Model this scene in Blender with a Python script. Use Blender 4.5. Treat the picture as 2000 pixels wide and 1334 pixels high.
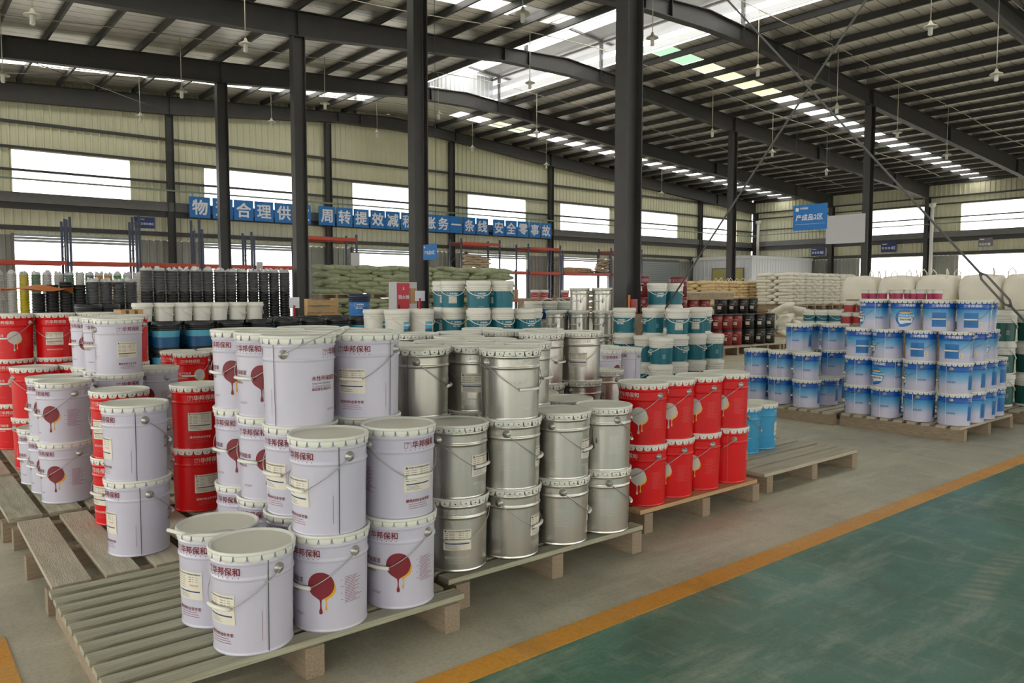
import bpy, math, random
from mathutils import Matrix, Vector
random.seed(7)
S = bpy.context.scene
COL = S.collection
for o in list(bpy.data.objects): bpy.data.objects.remove(o)
PI = math.pi
R = math.radians

# ------------------------------------------------------------ camera, world, exposure
CAM_H = 1.42
YAW, PIT = R(50.62), math.atan(96/1508)
fh = Vector((math.cos(YAW), math.sin(YAW), 0)); rt = Vector((math.sin(YAW), -math.cos(YAW), 0))
fw = fh*math.cos(PIT) + Vector((0, 0, -math.sin(PIT))); upv = rt.cross(fw)
cd = bpy.data.cameras.new('camera'); cam = bpy.data.objects.new('camera', cd); COL.objects.link(cam)
cd.sensor_width = 36; cd.lens = 1508/2000*36; cd.clip_start = .05; cd.clip_end = 400
cam.matrix_world = Matrix(((rt.x, upv.x, -fw.x, 0), (rt.y, upv.y, -fw.y, 0), (rt.z, upv.z, -fw.z, CAM_H), (0, 0, 0, 1)))
S.camera = cam

WORLD_STRENGTH = 2.0
EXPOSURE = 1.65
w = bpy.data.worlds.new('overcast_sky'); S.world = w; w.use_nodes = True
bg = w.node_tree.nodes['Background']; bg.inputs[0].default_value = (1, .985, .94, 1); bg.inputs[1].default_value = WORLD_STRENGTH
S.view_settings.view_transform = 'Standard'; S.view_settings.look = 'None'
S.view_settings.exposure = EXPOSURE; S.view_settings.gamma = 1; S.view_settings.use_curve_mapping = False
S.cycles.use_denoising = True
S.cycles.max_bounces = 8; S.cycles.diffuse_bounces = 5; S.cycles.glossy_bounces = 3
S.cycles.transparent_max_bounces = 12; S.cycles.transmission_bounces = 4
S.cycles.sample_clamp_indirect = 6; S.cycles.caustics_reflective = False; S.cycles.caustics_refractive = False

# ------------------------------------------------------------ materials
def lin(c): return tuple(((v/255)/12.92 if v/255 <= .04045 else ((v/255+.055)/1.055)**2.4) for v in c)
MATS = {}
def mat(name, rgb, rough=.5, metal=0., var=0., vscale=8., vcol=None, bump=0., bscale=60., stretch=None, coat=0., vlo=.35, vhi=.65, spec=None):
    """principled material; var mixes rgb towards vcol by a noise in object space"""
    m = bpy.data.materials.new(name); m.use_nodes = True; nt = m.node_tree; p = nt.nodes['Principled BSDF']
    p.inputs['Base Color'].default_value = (*lin(rgb), 1); p.inputs['Roughness'].default_value = rough; p.inputs['Metallic'].default_value = metal
    if coat: p.inputs['Coat Weight'].default_value = coat; p.inputs['Coat Roughness'].default_value = .15
    if spec is not None: p.inputs['Specular IOR Level'].default_value = spec
    tc = mp = None
    if var or bump:
        tc = nt.nodes.new('ShaderNodeTexCoord'); mp = nt.nodes.new('ShaderNodeMapping'); nt.links.new(tc.outputs['Object'], mp.inputs[0])
        if stretch: mp.inputs['Scale'].default_value = stretch
    if var:
        n = nt.nodes.new('ShaderNodeTexNoise'); n.inputs['Scale'].default_value = vscale; n.inputs['Detail'].default_value = 6; n.inputs['Roughness'].default_value = .6
        nt.links.new(mp.outputs[0], n.inputs['Vector'])
        r = nt.nodes.new('ShaderNodeMapRange'); r.inputs['From Min'].default_value = vlo; r.inputs['From Max'].default_value = vhi; r.inputs['To Max'].default_value = var
        nt.links.new(n.outputs['Fac'], r.inputs['Value'])
        mx = nt.nodes.new('ShaderNodeMix'); mx.data_type = 'RGBA'
        mx.inputs['A'].default_value = (*lin(rgb), 1); mx.inputs['B'].default_value = (*lin(vcol or tuple(v*.6 for v in rgb)), 1)
        nt.links.new(r.outputs[0], mx.inputs['Factor']); nt.links.new(mx.outputs['Result'], p.inputs['Base Color'])
    if bump:
        n2 = nt.nodes.new('ShaderNodeTexNoise'); n2.inputs['Scale'].default_value = bscale; n2.inputs['Detail'].default_value = 4
        nt.links.new(mp.outputs[0], n2.inputs['Vector'])
        b = nt.nodes.new('ShaderNodeBump'); b.inputs['Strength'].default_value = bump; b.inputs['Distance'].default_value = .02
        nt.links.new(n2.outputs['Fac'], b.inputs['Height']); nt.links.new(b.outputs[0], p.inputs['Normal'])
    MATS[name] = m
    return m
def translucent_mat(name, rgb, k=.8):
    m = bpy.data.materials.new(name); m.use_nodes = True; nt = m.node_tree
    for n in list(nt.nodes):
        if n.type != 'OUTPUT_MATERIAL': nt.nodes.remove(n)
    out = [n for n in nt.nodes if n.type == 'OUTPUT_MATERIAL'][0]
    t = nt.nodes.new('ShaderNodeBsdfTransparent'); t.inputs[0].default_value = (*[v*k for v in lin(rgb)], 1)
    d = nt.nodes.new('ShaderNodeBsdfDiffuse'); d.inputs[0].default_value = (*lin(rgb), 1)
    mx = nt.nodes.new('ShaderNodeMixShader'); mx.inputs[0].default_value = .12
    nt.links.new(t.outputs[0], mx.inputs[1]); nt.links.new(d.outputs[0], mx.inputs[2]); nt.links.new(mx.outputs[0], out.inputs[0])
    MATS[name] = m
    return m

mat('steel_dark', (62, 61, 60), .5, .0, .5, 3., (48, 46, 45))
mat('steel_mid', (108, 107, 106), .55, 0, .4, 3., (86, 86, 86))
mat('cladding', (212, 210, 182), .5, 0, .35, .6, (196, 194, 166))
mat('cladding_grey', (150, 152, 146), .55, 0, .4, .8, (120, 122, 118))
mat('cladding_white', (214, 216, 220), .5, 0, .2, 1., (190, 192, 198))
mat('white_pipe', (214, 214, 206), .45)
mat('lamp_white', (190, 186, 170), .4, 0, .2, 20, (190, 184, 160))
mat('lamp_tube', (220, 220, 214), .3)
mat('green_pipe', (120, 132, 116), .5)
mat('cable', (70, 70, 72), .6)
mat('cable_pale', (196, 192, 176), .6)
translucent_mat('window_glass', (252, 253, 255), .97)
translucent_mat('skylight_clear', (250, 250, 244), .85)
translucent_mat('skylight_green', (206, 222, 184), .3)
translucent_mat('skylight_mint', (176, 216, 186), .26)
translucent_mat('skylight_yellow', (234, 228, 178), .3)
# insulation foil under the roof sheets
def foil():
    m = mat('roof_foil', (252, 248, 245), .42, .8, .4, 2.5, (228, 224, 220), .3, 4., (1, 4, 1))
    # wire lines of the insulation net every 0.4 m along the hall
    nt = m.node_tree; p = nt.nodes['Principled BSDF']; tc = nt.nodes.new('ShaderNodeTexCoord'); sx = nt.nodes.new('ShaderNodeSeparateXYZ'); nt.links.new(tc.outputs['Object'], sx.inputs[0])
    nz = nt.nodes.new('ShaderNodeTexNoise'); nz.inputs['Scale'].default_value = 1.3; nt.links.new(tc.outputs['Object'], nz.inputs['Vector'])
    def op(o_, a, b):
        q = nt.nodes.new('ShaderNodeMath'); q.operation = o_
        for i, v in enumerate((a, b)):
            if isinstance(v, (int, float)): q.inputs[i].default_value = v
            else: nt.links.new(v, q.inputs[i])
        return q.outputs[0]
    yv = op('ADD', op('DIVIDE', sx.outputs['Y'], .45), op('MULTIPLY', nz.outputs['Fac'], .5)); ln = op('LESS_THAN', op('FRACT', yv, 0), .07)
    old = p.inputs['Base Color'].links[0].from_socket; mx = nt.nodes.new('ShaderNodeMix'); mx.data_type = 'RGBA'
    nt.links.new(op('MULTIPLY', ln, .65), mx.inputs['Factor']); nt.links.new(old, mx.inputs['A']); mx.inputs['B'].default_value = (.03, .03, .03, 1); nt.links.new(mx.outputs['Result'], p.inputs['Base Color'])
    return m
foil()
# floor: concrete, green epoxy lane, yellow stripe
def floor_mat(name, base, c2, c3, rough, streak, tyre=False):
    m = bpy.data.materials.new(name); m.use_nodes = True; nt = m.node_tree; p = nt.nodes['Principled BSDF']
    tc = nt.nodes.new('ShaderNodeTexCoord')
    def noise(scale, sc=(1, 1, 1), rot=0, detail=8, rg=.62):
        mp = nt.nodes.new('ShaderNodeMapping'); mp.inputs['Scale'].default_value = sc; mp.inputs['Rotation'].default_value = (0, 0, rot)
        nt.links.new(tc.outputs['Object'], mp.inputs[0])
        n = nt.nodes.new('ShaderNodeTexNoise'); n.inputs['Scale'].default_value = scale; n.inputs['Detail'].default_value = detail; n.inputs['Roughness'].default_value = rg
        nt.links.new(mp.outputs[0], n.inputs['Vector']); return n.outputs['Fac']
    def rng(f, a, b, to):
        r = nt.nodes.new('ShaderNodeMapRange'); r.inputs['From Min'].default_value = a; r.inputs['From Max'].default_value = b; r.inputs['To Max'].default_value = to
        nt.links.new(f, r.inputs['Value']); return r.outputs[0]
    def mix(f, a, b):
        mx = nt.nodes.new('ShaderNodeMix'); mx.data_type = 'RGBA'; nt.links.new(f, mx.inputs['Factor'])
        for s, v in (('A', a), ('B', b)):
            if isinstance(v, tuple): mx.inputs[s].default_value = (*lin(v), 1)
            else: nt.links.new(v, mx.inputs[s])
        return mx.outputs['Result']
    c = mix(rng(noise(.7), .36, .64, 1), base, c2)
    c = mix(rng(noise(3.5, (1, .7, 1), .2, 10, .7), .5, .7, .55), c, tuple(v*.72 for v in base))
    c = mix(rng(noise(1.6, streak, .35, 10, .72), .5, .7, .8), c, c3)
    c = mix(rng(noise(2.6, (streak[1], streak[0], 1), -.5, 10, .72), .54, .74, .7), c, c3)
    c = mix(rng(noise(9, (1, .5, 1), .9, 8, .75), .55, .75, .5), c, c3)
    c = mix(rng(noise(60, detail=4), .45, .75, .35), c, tuple(v*.6 for v in base))
    if tyre:   # dusty tread print left by a truck tyre
        mp = nt.nodes.new('ShaderNodeMapping'); mp.vector_type = 'TEXTURE'; mp.inputs['Location'].default_value = (4.22, 1.39, 0); mp.inputs['Rotation'].default_value = (0, 0, R(6.8)); nt.links.new(tc.outputs['Object'], mp.inputs[0])
        sx = nt.nodes.new('ShaderNodeSeparateXYZ'); nt.links.new(mp.outputs[0], sx.inputs[0])
        def op(o_, a, b):
            q = nt.nodes.new('ShaderNodeMath'); q.operation = o_
            for i, v in enumerate((a, b)):
                if isinstance(v, (int, float)): q.inputs[i].default_value = v
                else: nt.links.new(v, q.inputs[i])
            return q.outputs[0]
        av = op('ABSOLUTE', sx.outputs['Y'], 0); au = op('ABSOLUTE', sx.outputs['X'], 0)
        rib = op('GREATER_THAN', op('SINE', op('ADD', op('MULTIPLY', sx.outputs['X'], 75), op('MULTIPLY', sx.outputs['Y'], 30)), 0), -.1)
        k = op('MULTIPLY', op('MULTIPLY', rng(op('SUBTRACT', .09, av), 0, .05, 1), rng(op('SUBTRACT', .7, au), 0, .3, 1)), op('ADD', op('MULTIPLY', rib, .3), .2))
        c = mix(op('MULTIPLY', k, rng(noise(5), .35, .6, 1)), c, (176, 172, 150))
    nt.links.new(c, p.inputs['Base Color'])
    r = nt.nodes.new('ShaderNodeMapRange'); r.inputs['To Min'].default_value = rough-.12; r.inputs['To Max'].default_value = rough+.16
    nt.links.new(noise(2.5), r.inputs['Value']); nt.links.new(r.outputs[0], p.inputs['Roughness'])
    b = nt.nodes.new('ShaderNodeBump'); b.inputs['Strength'].default_value = .12; b.inputs['Distance'].default_value = .01
    nt.links.new(noise(30), b.inputs['Height']); nt.links.new(b.outputs[0], p.inputs['Normal'])
    MATS[name] = m
floor_mat('concrete', (197, 192, 169), (172, 167, 147), (214, 210, 190), .6, (.35, 1.6, 1))
floor_mat('epoxy_green', (36, 98, 72), (66, 128, 112), (146, 162, 140), .33, (.5, 2.4, 1), tyre=True)
floor_mat('stripe_yellow', (220, 156, 48), (210, 144, 40), (208, 168, 112), .55, (.2, 1.2, 1))
# woods
mat('wood_grey', (192, 184, 162), .8, 0, .7, 5., (160, 151, 130), .4, 30, (1, 1, 1))
mat('wood_green', (184, 184, 160), .8, 0, .8, 4., (142, 135, 112), .4, 30)
mat('wood_warm', (198, 164, 118), .8, 0, .6, 5., (160, 126, 88), .3, 30)
mat('wood_block', (166, 148, 124), .85, 0, .7, 12., (122, 106, 86), .5, 40)
# pails
mat('pail_white', (196, 194, 208), .33, 0, .15, 6., (184, 182, 194), coat=.3)
mat('pail_red', (208, 12, 18), .34, 0, .12, 6., (186, 8, 14), coat=.08, spec=.35)
mat('pail_sky', (32, 140, 186), .3, 0, .1, 6, (24, 120, 170), coat=.4)
mat('pail_silver', (206, 203, 194), .3, .9, .5, 5., (168, 166, 157), .1, 24, (1, 1, .05))
mat('lid_white', (224, 225, 214), .42, 0, .2, 9., (196, 198, 184))
mat('lid_panel', (220, 218, 200), .5, 0, .3, 9., (206, 205, 186))
mat('dot_dark', (60, 56, 54), .6)
mat('wire', (176, 176, 172), .3, .85)
mat('grip_white', (226, 224, 214), .45)
mat('ear_metal', (172, 172, 164), .35, .6)
mat('print_maroon', (120, 26, 38), .5)
mat('print_ochre', (214, 160, 34), .5)
mat('print_pale', (222, 190, 184), .5)
mat('print_redpale', (206, 84, 80), .5)
mat('print_silver', (214, 213, 206), .5)
mat('print_silver_dark', (112, 112, 108), .4, .4)
mat('print_lightgrey', (196, 194, 186), .5)
mat('print_yellow', (232, 180, 60), .5)
mat('print_white', (228, 232, 232), .5)
mat('print_grey', (110, 108, 110), .5)
mat('seam_dark', (66, 62, 60), .6)
mat('paper_cream', (218, 212, 194), .7)
mat('ink', (70, 68, 74), .7)
mat('ink_red', (196, 110, 96), .7)
mat('ink_navy', (40, 60, 110), .7)
mat('plastic_white', (226, 224, 214), .35, 0, .12, 5., (206, 204, 192))
mat('teal', (8, 104, 120), .4)
mat('teal_deep', (10, 84, 76), .4)
mat('black_plastic', (34, 35, 38), .35)
mat('navy_plastic', (24, 34, 60), .4)
mat('cyan_band', (84, 176, 206), .4)
mat('blue_band', (34, 94, 142), .4)
mat('sign_blue', (22, 112, 186), .45)
mat('sign_navy', (36, 52, 110), .5)
mat('sign_text', (226, 228, 236), .5)
mat('sign_grey', (190, 188, 192), .6)
mat('blue_mid', (20, 110, 176), .4)
mat('blue_navy', (24, 84, 150), .4)
mat('blue_dark', (16, 76, 168), .35)
mat('gold', (226, 170, 80), .5)
mat('drum_red', (150, 42, 42), .35, 0, .2, 5, (120, 30, 32), coat=.3)
mat('drum_maroon', (118, 26, 38), .35, 0, .2, 5, (92, 18, 28), coat=.3)
mat('pink', (186, 62, 104), .4)
mat('crimson_small', (178, 56, 62), .4)
mat('sack_olive', (160, 166, 134), .8, 0, .6, 3., (120, 126, 98), .3, 60)
mat('sack_cream', (222, 196, 150), .8, 0, .4, 3., (196, 168, 124), .3, 60)
mat('sack_white', (224, 220, 206), .75, 0, .35, 3., (196, 192, 176), .3, 60)
mat('sack_taupe', (176, 164, 146), .8, 0, .4, 3., (148, 136, 120), .3, 60)
mat('sack_brown', (190, 172, 148), .8, 0, .5, 4., (150, 132, 110), .4, 50)
mat('bulk_bag', (226, 220, 206), .8, 0, .4, 2., (200, 192, 176), .35, 30)
mat('rack_red', (186, 70, 50), .45)
mat('rack_blue', (72, 78, 98), .5)
mat('film', (222, 222, 222), .25, 0, .4, 20, (170, 172, 176))
mat('fire_red', (190, 30, 52), .4)
mat('carton', (178, 140, 104), .8, 0, .3, 5, (150, 116, 84))
mat('shutter_grey', (150, 158, 160), .5, .2)
mat('shutter_yellow', (176, 166, 90), .5)
mat('booth_white', (206, 208, 212), .45, 0, .15, 2, (188, 190, 196))
mat('orange', (214, 120, 44), .6)
mat('tower_grey', (186, 182, 178), .5); mat('tower_yellow', (196, 176, 40), .45); mat('tower_green', (84, 122, 90), .5)
mat('tower_orange', (186, 140, 74), .5); mat('tower_lime', (70, 150, 66), .5); mat('tower_white', (214, 210, 202), .5)
mat('ground_out', (140, 138, 130), .9)
# printed gradient of the sky-blue metal pails: deep blue top, fading to pale lilac at the foot
def gradient_mat():
    m = bpy.data.materials.new('pail_gradient'); m.use_nodes = True; nt = m.node_tree; p = nt.nodes['Principled BSDF']
    tc = nt.nodes.new('ShaderNodeTexCoord'); sx = nt.nodes.new('ShaderNodeSeparateXYZ'); nt.links.new(tc.outputs['Object'], sx.inputs[0])
    mr = nt.nodes.new('ShaderNodeMapRange'); mr.inputs['From Max'].default_value = .30; nt.links.new(sx.outputs['Z'], mr.inputs['Value'])
    cr = nt.nodes.new('ShaderNodeValToRGB'); e = cr.color_ramp.elements
    e[0].position = 0; e[0].color = (*lin((196, 190, 208)), 1); e[1].position = 1; e[1].color = (*lin((4, 80, 168)), 1)
    for q, c in ((.3, (190, 190, 210)), (.5, (118, 168, 206)), (.68, (52, 140, 194)), (.73, (40, 130, 190)), (.74, (4, 80, 168))):
        x = e.new(q); x.color = (*lin(c), 1)
    nt.links.new(mr.outputs[0], cr.inputs[0]); nt.links.new(cr.outputs[0], p.inputs['Base Color'])
    p.inputs['Roughness'].default_value = .3; p.inputs['Coat Weight'].default_value = .3
    MATS['pail_gradient'] = m
gradient_mat()

# ------------------------------------------------------------ mesh helpers
class MB:
    def __init__(s): s.v = []; s.f = []; s.m = []; s.mats = []; s.sm = []
    def mi(s, name):
        if name not in s.mats: s.mats.append(name)
        return s.mats.index(name)
    def face(s, idx, mt, smooth=False): s.f.append(idx); s.m.append(s.mi(mt)); s.sm.append(smooth)
    def box(s, x0, x1, y0, y1, z0, z1, mt):
        b = len(s.v)
        s.v += [(x0, y0, z0), (x1, y0, z0), (x1, y1, z0), (x0, y1, z0), (x0, y0, z1), (x1, y0, z1), (x1, y1, z1), (x0, y1, z1)]
        for q in ((0, 3, 2, 1), (4, 5, 6, 7), (0, 1, 5, 4), (1, 2, 6, 5), (2, 3, 7, 6), (3, 0, 4, 7)): s.face([b+i for i in q], mt)
        return s
    def lathe(s, prof, n, mt, smooth=True, cap0=False, cap1=False):
        b = len(s.v)
        for r, z in prof:
            for i in range(n): a = 2*PI*i/n; s.v.append((r*math.cos(a), r*math.sin(a), z))
        for k in range(len(prof)-1):
            for i in range(n):
                j = (i+1) % n; s.face([b+k*n+i, b+k*n+j, b+(k+1)*n+j, b+(k+1)*n+i], mt, smooth)
        if cap0: s.face([b+i for i in reversed(range(n))], mt)
        if cap1: s.face([b+(len(prof)-1)*n+i for i in range(n)], mt)
        return s
    def tube(s, pts, r, n, mt, caps=True):
        pts = [Vector(p) for p in pts]; b = len(s.v); up = Vector((0, 0, 1))
        for k, p in enumerate(pts):
            t = (pts[min(k+1, len(pts)-1)]-pts[max(k-1, 0)]).normalized()
            u = t.cross(up)
            if u.length < .05: u = t.cross(Vector((1, 0, 0)))
            u.normalize(); q = t.cross(u)
            for i in range(n):
                a = 2*PI*i/n; s.v.append(tuple(p+u*(r*math.cos(a))+q*(r*math.sin(a))))
        for k in range(len(pts)-1):
            for i in range(n):
                j = (i+1) % n; s.face([b+k*n+i, b+(k+1)*n+i, b+(k+1)*n+j, b+k*n+j], mt, True)
        if caps:
            s.face([b+i for i in range(n)], mt); s.face([b+(len(pts)-1)*n+i for i in reversed(range(n))], mt)
        return s
    def prism(s, poly, axis, a, b_, mt):
        """poly of (u,v) in the plane normal to axis, extruded from a to b_"""
        b = len(s.v); n = len(poly)
        for q in (a, b_):
            for u, v in poly: s.v.append({'x': (q, u, v), 'y': (u, q, v), 'z': (u, v, q)}[axis])
        s.face([b+i for i in range(n)], mt); s.face([b+n+i for i in reversed(range(n))], mt)
        for i in range(n):
            j = (i+1) % n; s.face([b+i, b+n+i, b+n+j, b+j], mt)
        return s
    def mesh(s, name):
        me = bpy.data.meshes.new(name); me.from_pydata(s.v, [], s.f)
        for k in s.mats: me.materials.append(MATS[k])
        if len(s.mats) > 1: me.polygons.foreach_set('material_index', s.m)
        me.polygons.foreach_set('use_smooth', s.sm); me.update()
        return me
def obj(name, me, parent=None, loc=(0, 0, 0), rz=0, scale=None):
    if isinstance(me, MB): me = me.mesh(name)
    o = bpy.data.objects.new(name, me); COL.objects.link(o); o.location = loc
    if rz: o.rotation_euler = (0, 0, rz)
    if scale: o.scale = scale
    if parent: o.parent = parent
    return o
def tag(o, label=None, cat=None, group=None, kind=None):
    if label: o['label'] = label
    if cat: o['category'] = cat
    if group: o['group'] = group
    if kind: o['kind'] = kind
    return o
def root(name, label, cat, loc=(0, 0, 0), rz=0, group=None):
    o = bpy.data.objects.new(name, None); COL.objects.link(o); o.location = loc; o.rotation_euler = (0, 0, rz); o.empty_display_size = .1
    return tag(o, label, cat, group)
def thing(name, me, label, cat, loc=(0, 0, 0), rz=0, group=None, scale=None):
    return tag(obj(name, me, None, loc, rz, scale), label, cat, group)
def struct(name, me, parent=None, loc=(0, 0, 0)):
    o = obj(name, me, parent, loc)
    return o if parent else tag(o, kind='structure')
ORD = ['zeroth', 'first', 'second', 'third', 'fourth', 'fifth', 'sixth', 'seventh', 'eighth', 'ninth', 'tenth', 'eleventh', 'twelfth', 'thirteenth', 'fourteenth', 'fifteenth', 'sixteenth', 'seventeenth', 'eighteenth', 'nineteenth', 'twentieth', 'twenty-first', 'twenty-second', 'twenty-third', 'twenty-fourth', 'twenty-fifth', 'twenty-sixth']
TXT = {}
def text2d(body, bold=0.):
    """flat glyph outlines of a text at size 1, centred on x, baseline at 0 -> (verts, faces, width)"""
    key = body
    if key in TXT: return TXT[key]
    c = bpy.data.curves.new('t', 'FONT'); c.body = body; c.size = 1; c.resolution_u = 2; c.align_x = 'LEFT'
    o = bpy.data.objects.new('t', c); COL.objects.link(o)
    dg = bpy.context.evaluated_depsgraph_get(); dg.update()
    me = bpy.data.meshes.new_from_object(o.evaluated_get(dg))
    vs = [tuple(v.co) for v in me.vertices]; fs = [list(p.vertices) for p in me.polygons]
    bpy.data.objects.remove(o); bpy.data.curves.remove(c); bpy.data.meshes.remove(me)
    x0 = min(v[0] for v in vs); x1 = max(v[0] for v in vs); y0 = min(v[1] for v in vs); y1 = max(v[1] for v in vs)
    TXT[key] = ([(v[0]-(x0+x1)/2, v[1]-(y0+y1)/2) for v in vs], fs, x1-x0, y1-y0)
    return TXT[key]
def flat_text(mb, body, axis, fixed, cx, cz, size, mt, bold=.02, flip=1):
    """text lying in a vertical plane: axis 'y' -> plane y=fixed, reading along +x; axis 'x' -> plane x=fixed, reading along -y"""
    vs, fs, _, _ = text2d(body, bold); b = len(mb.v)
    for du, dv in ((0, 0),) if not bold else ((-bold, -bold), (bold, -bold), (bold, bold), (-bold, bold)):
        b = len(mb.v)
        for u, v in vs:
            q = fixed-.0006*((du > 0)+2*(dv > 0))
            mb.v.append((cx+(u+du)*size, q, cz+(v+dv)*size) if axis == 'y' else (q, cx-(u+du)*size, cz+(v+dv)*size))
        for f in fs: mb.face([b+i for i in f], mt)
# ------------------------------------------------------------ the hall: floor
YG, XE, XL, YN = 32.2, 48.8, -11., -16.          # gable wall, far eave wall, near eave line, open end behind the camera
XA, XB = 9.06, 29.0                               # the two inner column rows
FRAMES = [2.2, 8.2, 14.2, 20.2, 26.2, 32.2]
m = MB(); m.box(-40, 90, -50, 80, -.3, -.02, 'ground_out'); tag(obj('ground_outside', m), kind='structure')
m = MB(); m.box(XL, XE+.3, YN, YG+.3, -.02, 0, 'concrete'); struct('floor', m)
m = MB(); m.box(-8, XE, -1.2, 2.212, 0, .003, 'epoxy_green'); struct('floor_lane', m)
m = MB(); m.box(-8, XE, 2.205, 2.33, .0, .005, 'stripe_yellow'); struct('trim_1', m)
m = MB(); m.box(.22, .35, 2.33, 3.72, 0, .004, 'stripe_yellow'); struct('trim_2', m)

# ------------------------------------------------------------ walls
RIDGE = 19.0
def ztop(x): return 9.60-.062*abs(x-RIDGE)        # top of the frames
def zroof(x): return ztop(x)+.2
def ribbed(mb, axis, fixed, a0, a1, z0, z1, mt, inward, pitch=.26, d=.045):
    """trapezoid cladding; z1 may be a function of the coordinate"""
    f1 = z1 if callable(z1) else (lambda q: z1)
    cuts = []; a = a0
    while a < a1-1e-6:
        for q, k in ((0, 0), (.62, 0), (.72, 1), (.9, 1)):
            p = a+q*pitch
            if p < a1: cuts.append((p, k))
        a += pitch
    cuts.append((a1, 0)); b = len(mb.v)
    for p, k in cuts:
        o = fixed+inward*d*k
        for z in (z0, f1(p)): mb.v.append((p, o, z) if axis == 'y' else (o, p, z))
    for i in range(len(cuts)-1): mb.face([b+2*i, b+2*i+2, b+2*i+3, b+2*i+1], mt)
GW = [(3.78, 7.7), (10.36, 14.3), (17.0, 21.0), (23.53, 27.52), (30.0, 34.1), (36.49, 40.48), (42.95, 47.05)]   # upper windows of the gable wall
GD = [(3.8, 7.75), (10.3, 14.3), (17.0, 21.05), (23.5, 27.5), (30.1, 33.9)]                                       # low openings
m = MB()
yf = YG+.12
ribbed(m, 'y', yf, XL, XE, 6.48, zroof, 'cladding', -1)
def band(mb, axis, fixed, lo, hi, holes, z0, z1, mt, inward):
    a = lo
    for h0, h1 in holes:
        ribbed(mb, axis, fixed, a, h0, z0, z1, mt, inward); a = h1
    ribbed(mb, axis, fixed, a, hi, z0, z1, mt, inward)
band(m, 'y', yf, XL, XE, GW, 4.93, 6.48, 'cladding', -1)
ribbed(m, 'y', yf, XL, XE, 3.45, 4.93, 'cladding', -1)
band(m, 'y', yf, XL, XE, GD+[(36.5, 40.5)], 0, 3.45, 'cladding_grey', -1)
wall_back = struct('wall_back', m)
RW = [(-6.6, -2.3), (-.6, 3.7), (7.4, 11.6), (14.4, 18.47), (20.4, 24.35)]
m = MB(); xf = XE+.1
ribbed(m, 'x', xf, YN, YG, 6.6, zroof(XE), 'cladding', -1)
band(m, 'x', xf, YN, YG, RW, 5.0, 6.6, 'cladding', -1)
ribbed(m, 'x', xf, YN, YG, 3.58, 5.0, 'cladding', -1)
band(m, 'x', xf, YN, YG, RW, 0, 3.58, 'cladding_grey', -1)
wall_right = struct('wall_right', m)
# the two walls behind the camera, with the same bands of windows
LW = [(-14+6*i, -10+6*i) for i in range(8)]
m = MB()
ribbed(m, 'x', XL, YN, YG, 6.6, zroof(XL), 'cladding', 1, 1.0)
band(m, 'x', XL, YN, YG, LW, 5.0, 6.6, 'cladding', 1); ribbed(m, 'x', XL, YN, YG, 3.58, 5.0, 'cladding', 1, 1.0); band(m, 'x', XL, YN, YG, LW, 0, 3.58, 'cladding_grey', 1)
struct('wall_left', m)
FW = [(-9.5+6.67*i, -5.5+6.67*i) for i in range(9)]
m = MB()
ribbed(m, 'y', YN, XL, XE, 6.5, zroof, 'cladding', 1, 1.0); band(m, 'y', YN, XL, XE, FW, 4.93, 6.5, 'cladding', 1); ribbed(m, 'y', YN, XL, XE, 3.58, 4.93, 'cladding', 1, 1.0); band(m, 'y', YN, XL, XE, FW, 0, 3.58, 'cladding_grey', 1)
struct('wall_front', m)
# window panes (upper), each in its thin frame
n = 0
for a, b in GW:
    n += 1; mb = MB(); mb.box(a, b, yf+.04, yf+.045, 4.93, 6.48, 'window_glass'); o = struct('window_%d' % n, mb)
    mb = MB()
    for q in (a, b-.05): mb.box(q, q+.05, yf-.03, yf+.06, 4.93, 6.48, 'cladding')
    mb.box(a, b, yf-.03, yf+.06, 6.43, 6.48, 'cladding'); obj('window_frame', mb, o)
for a, b in RW:
    n += 1; mb = MB(); mb.box(xf+.04, xf+.045, a, b, 5.0, 6.6, 'window_glass'); o = struct('window_%d' % n, mb)
    mb = MB()
    for q in (a, b-.05): mb.box(xf-.03, xf+.06, q, q+.05, 5.0, 6.6, 'cladding')
    mb.box(xf-.03, xf+.06, a, b, 6.55, 6.6, 'cladding'); obj('window_frame', mb, o)
# roller doors rolled up above the low openings of the gable wall, one closed door
k = 0
for a, b in GD:
    k += 1; mb = MB()
    for i in range(3): mb.box(a, b, yf-.16, yf-.1, 3.2+.1*i, 3.29+.1*i, 'shutter_grey')
    o = struct('door_%d' % k, mb)
    mb = MB()
    for q in (a-.08, b): mb.box(q, q+.08, yf-.16, yf+.0, 0, 3.5, 'steel_mid')
    obj('door_frame', mb, o)
k += 1; mb = MB(); mb.box(36.4, 40.6, yf-.1, yf-.06, 0, 3.5, 'steel_mid'); o = struct('door_%d' % k, mb)
sl = MB(); sl.box(36.5, 40.5, yf-.16, yf-.12, 0, .1, 'shutter_grey'); sl = sl.mesh('shutter_slat')
for i in range(28): obj('shutter_slat', sl, o, (0, 0, .06+.118*i))
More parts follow.
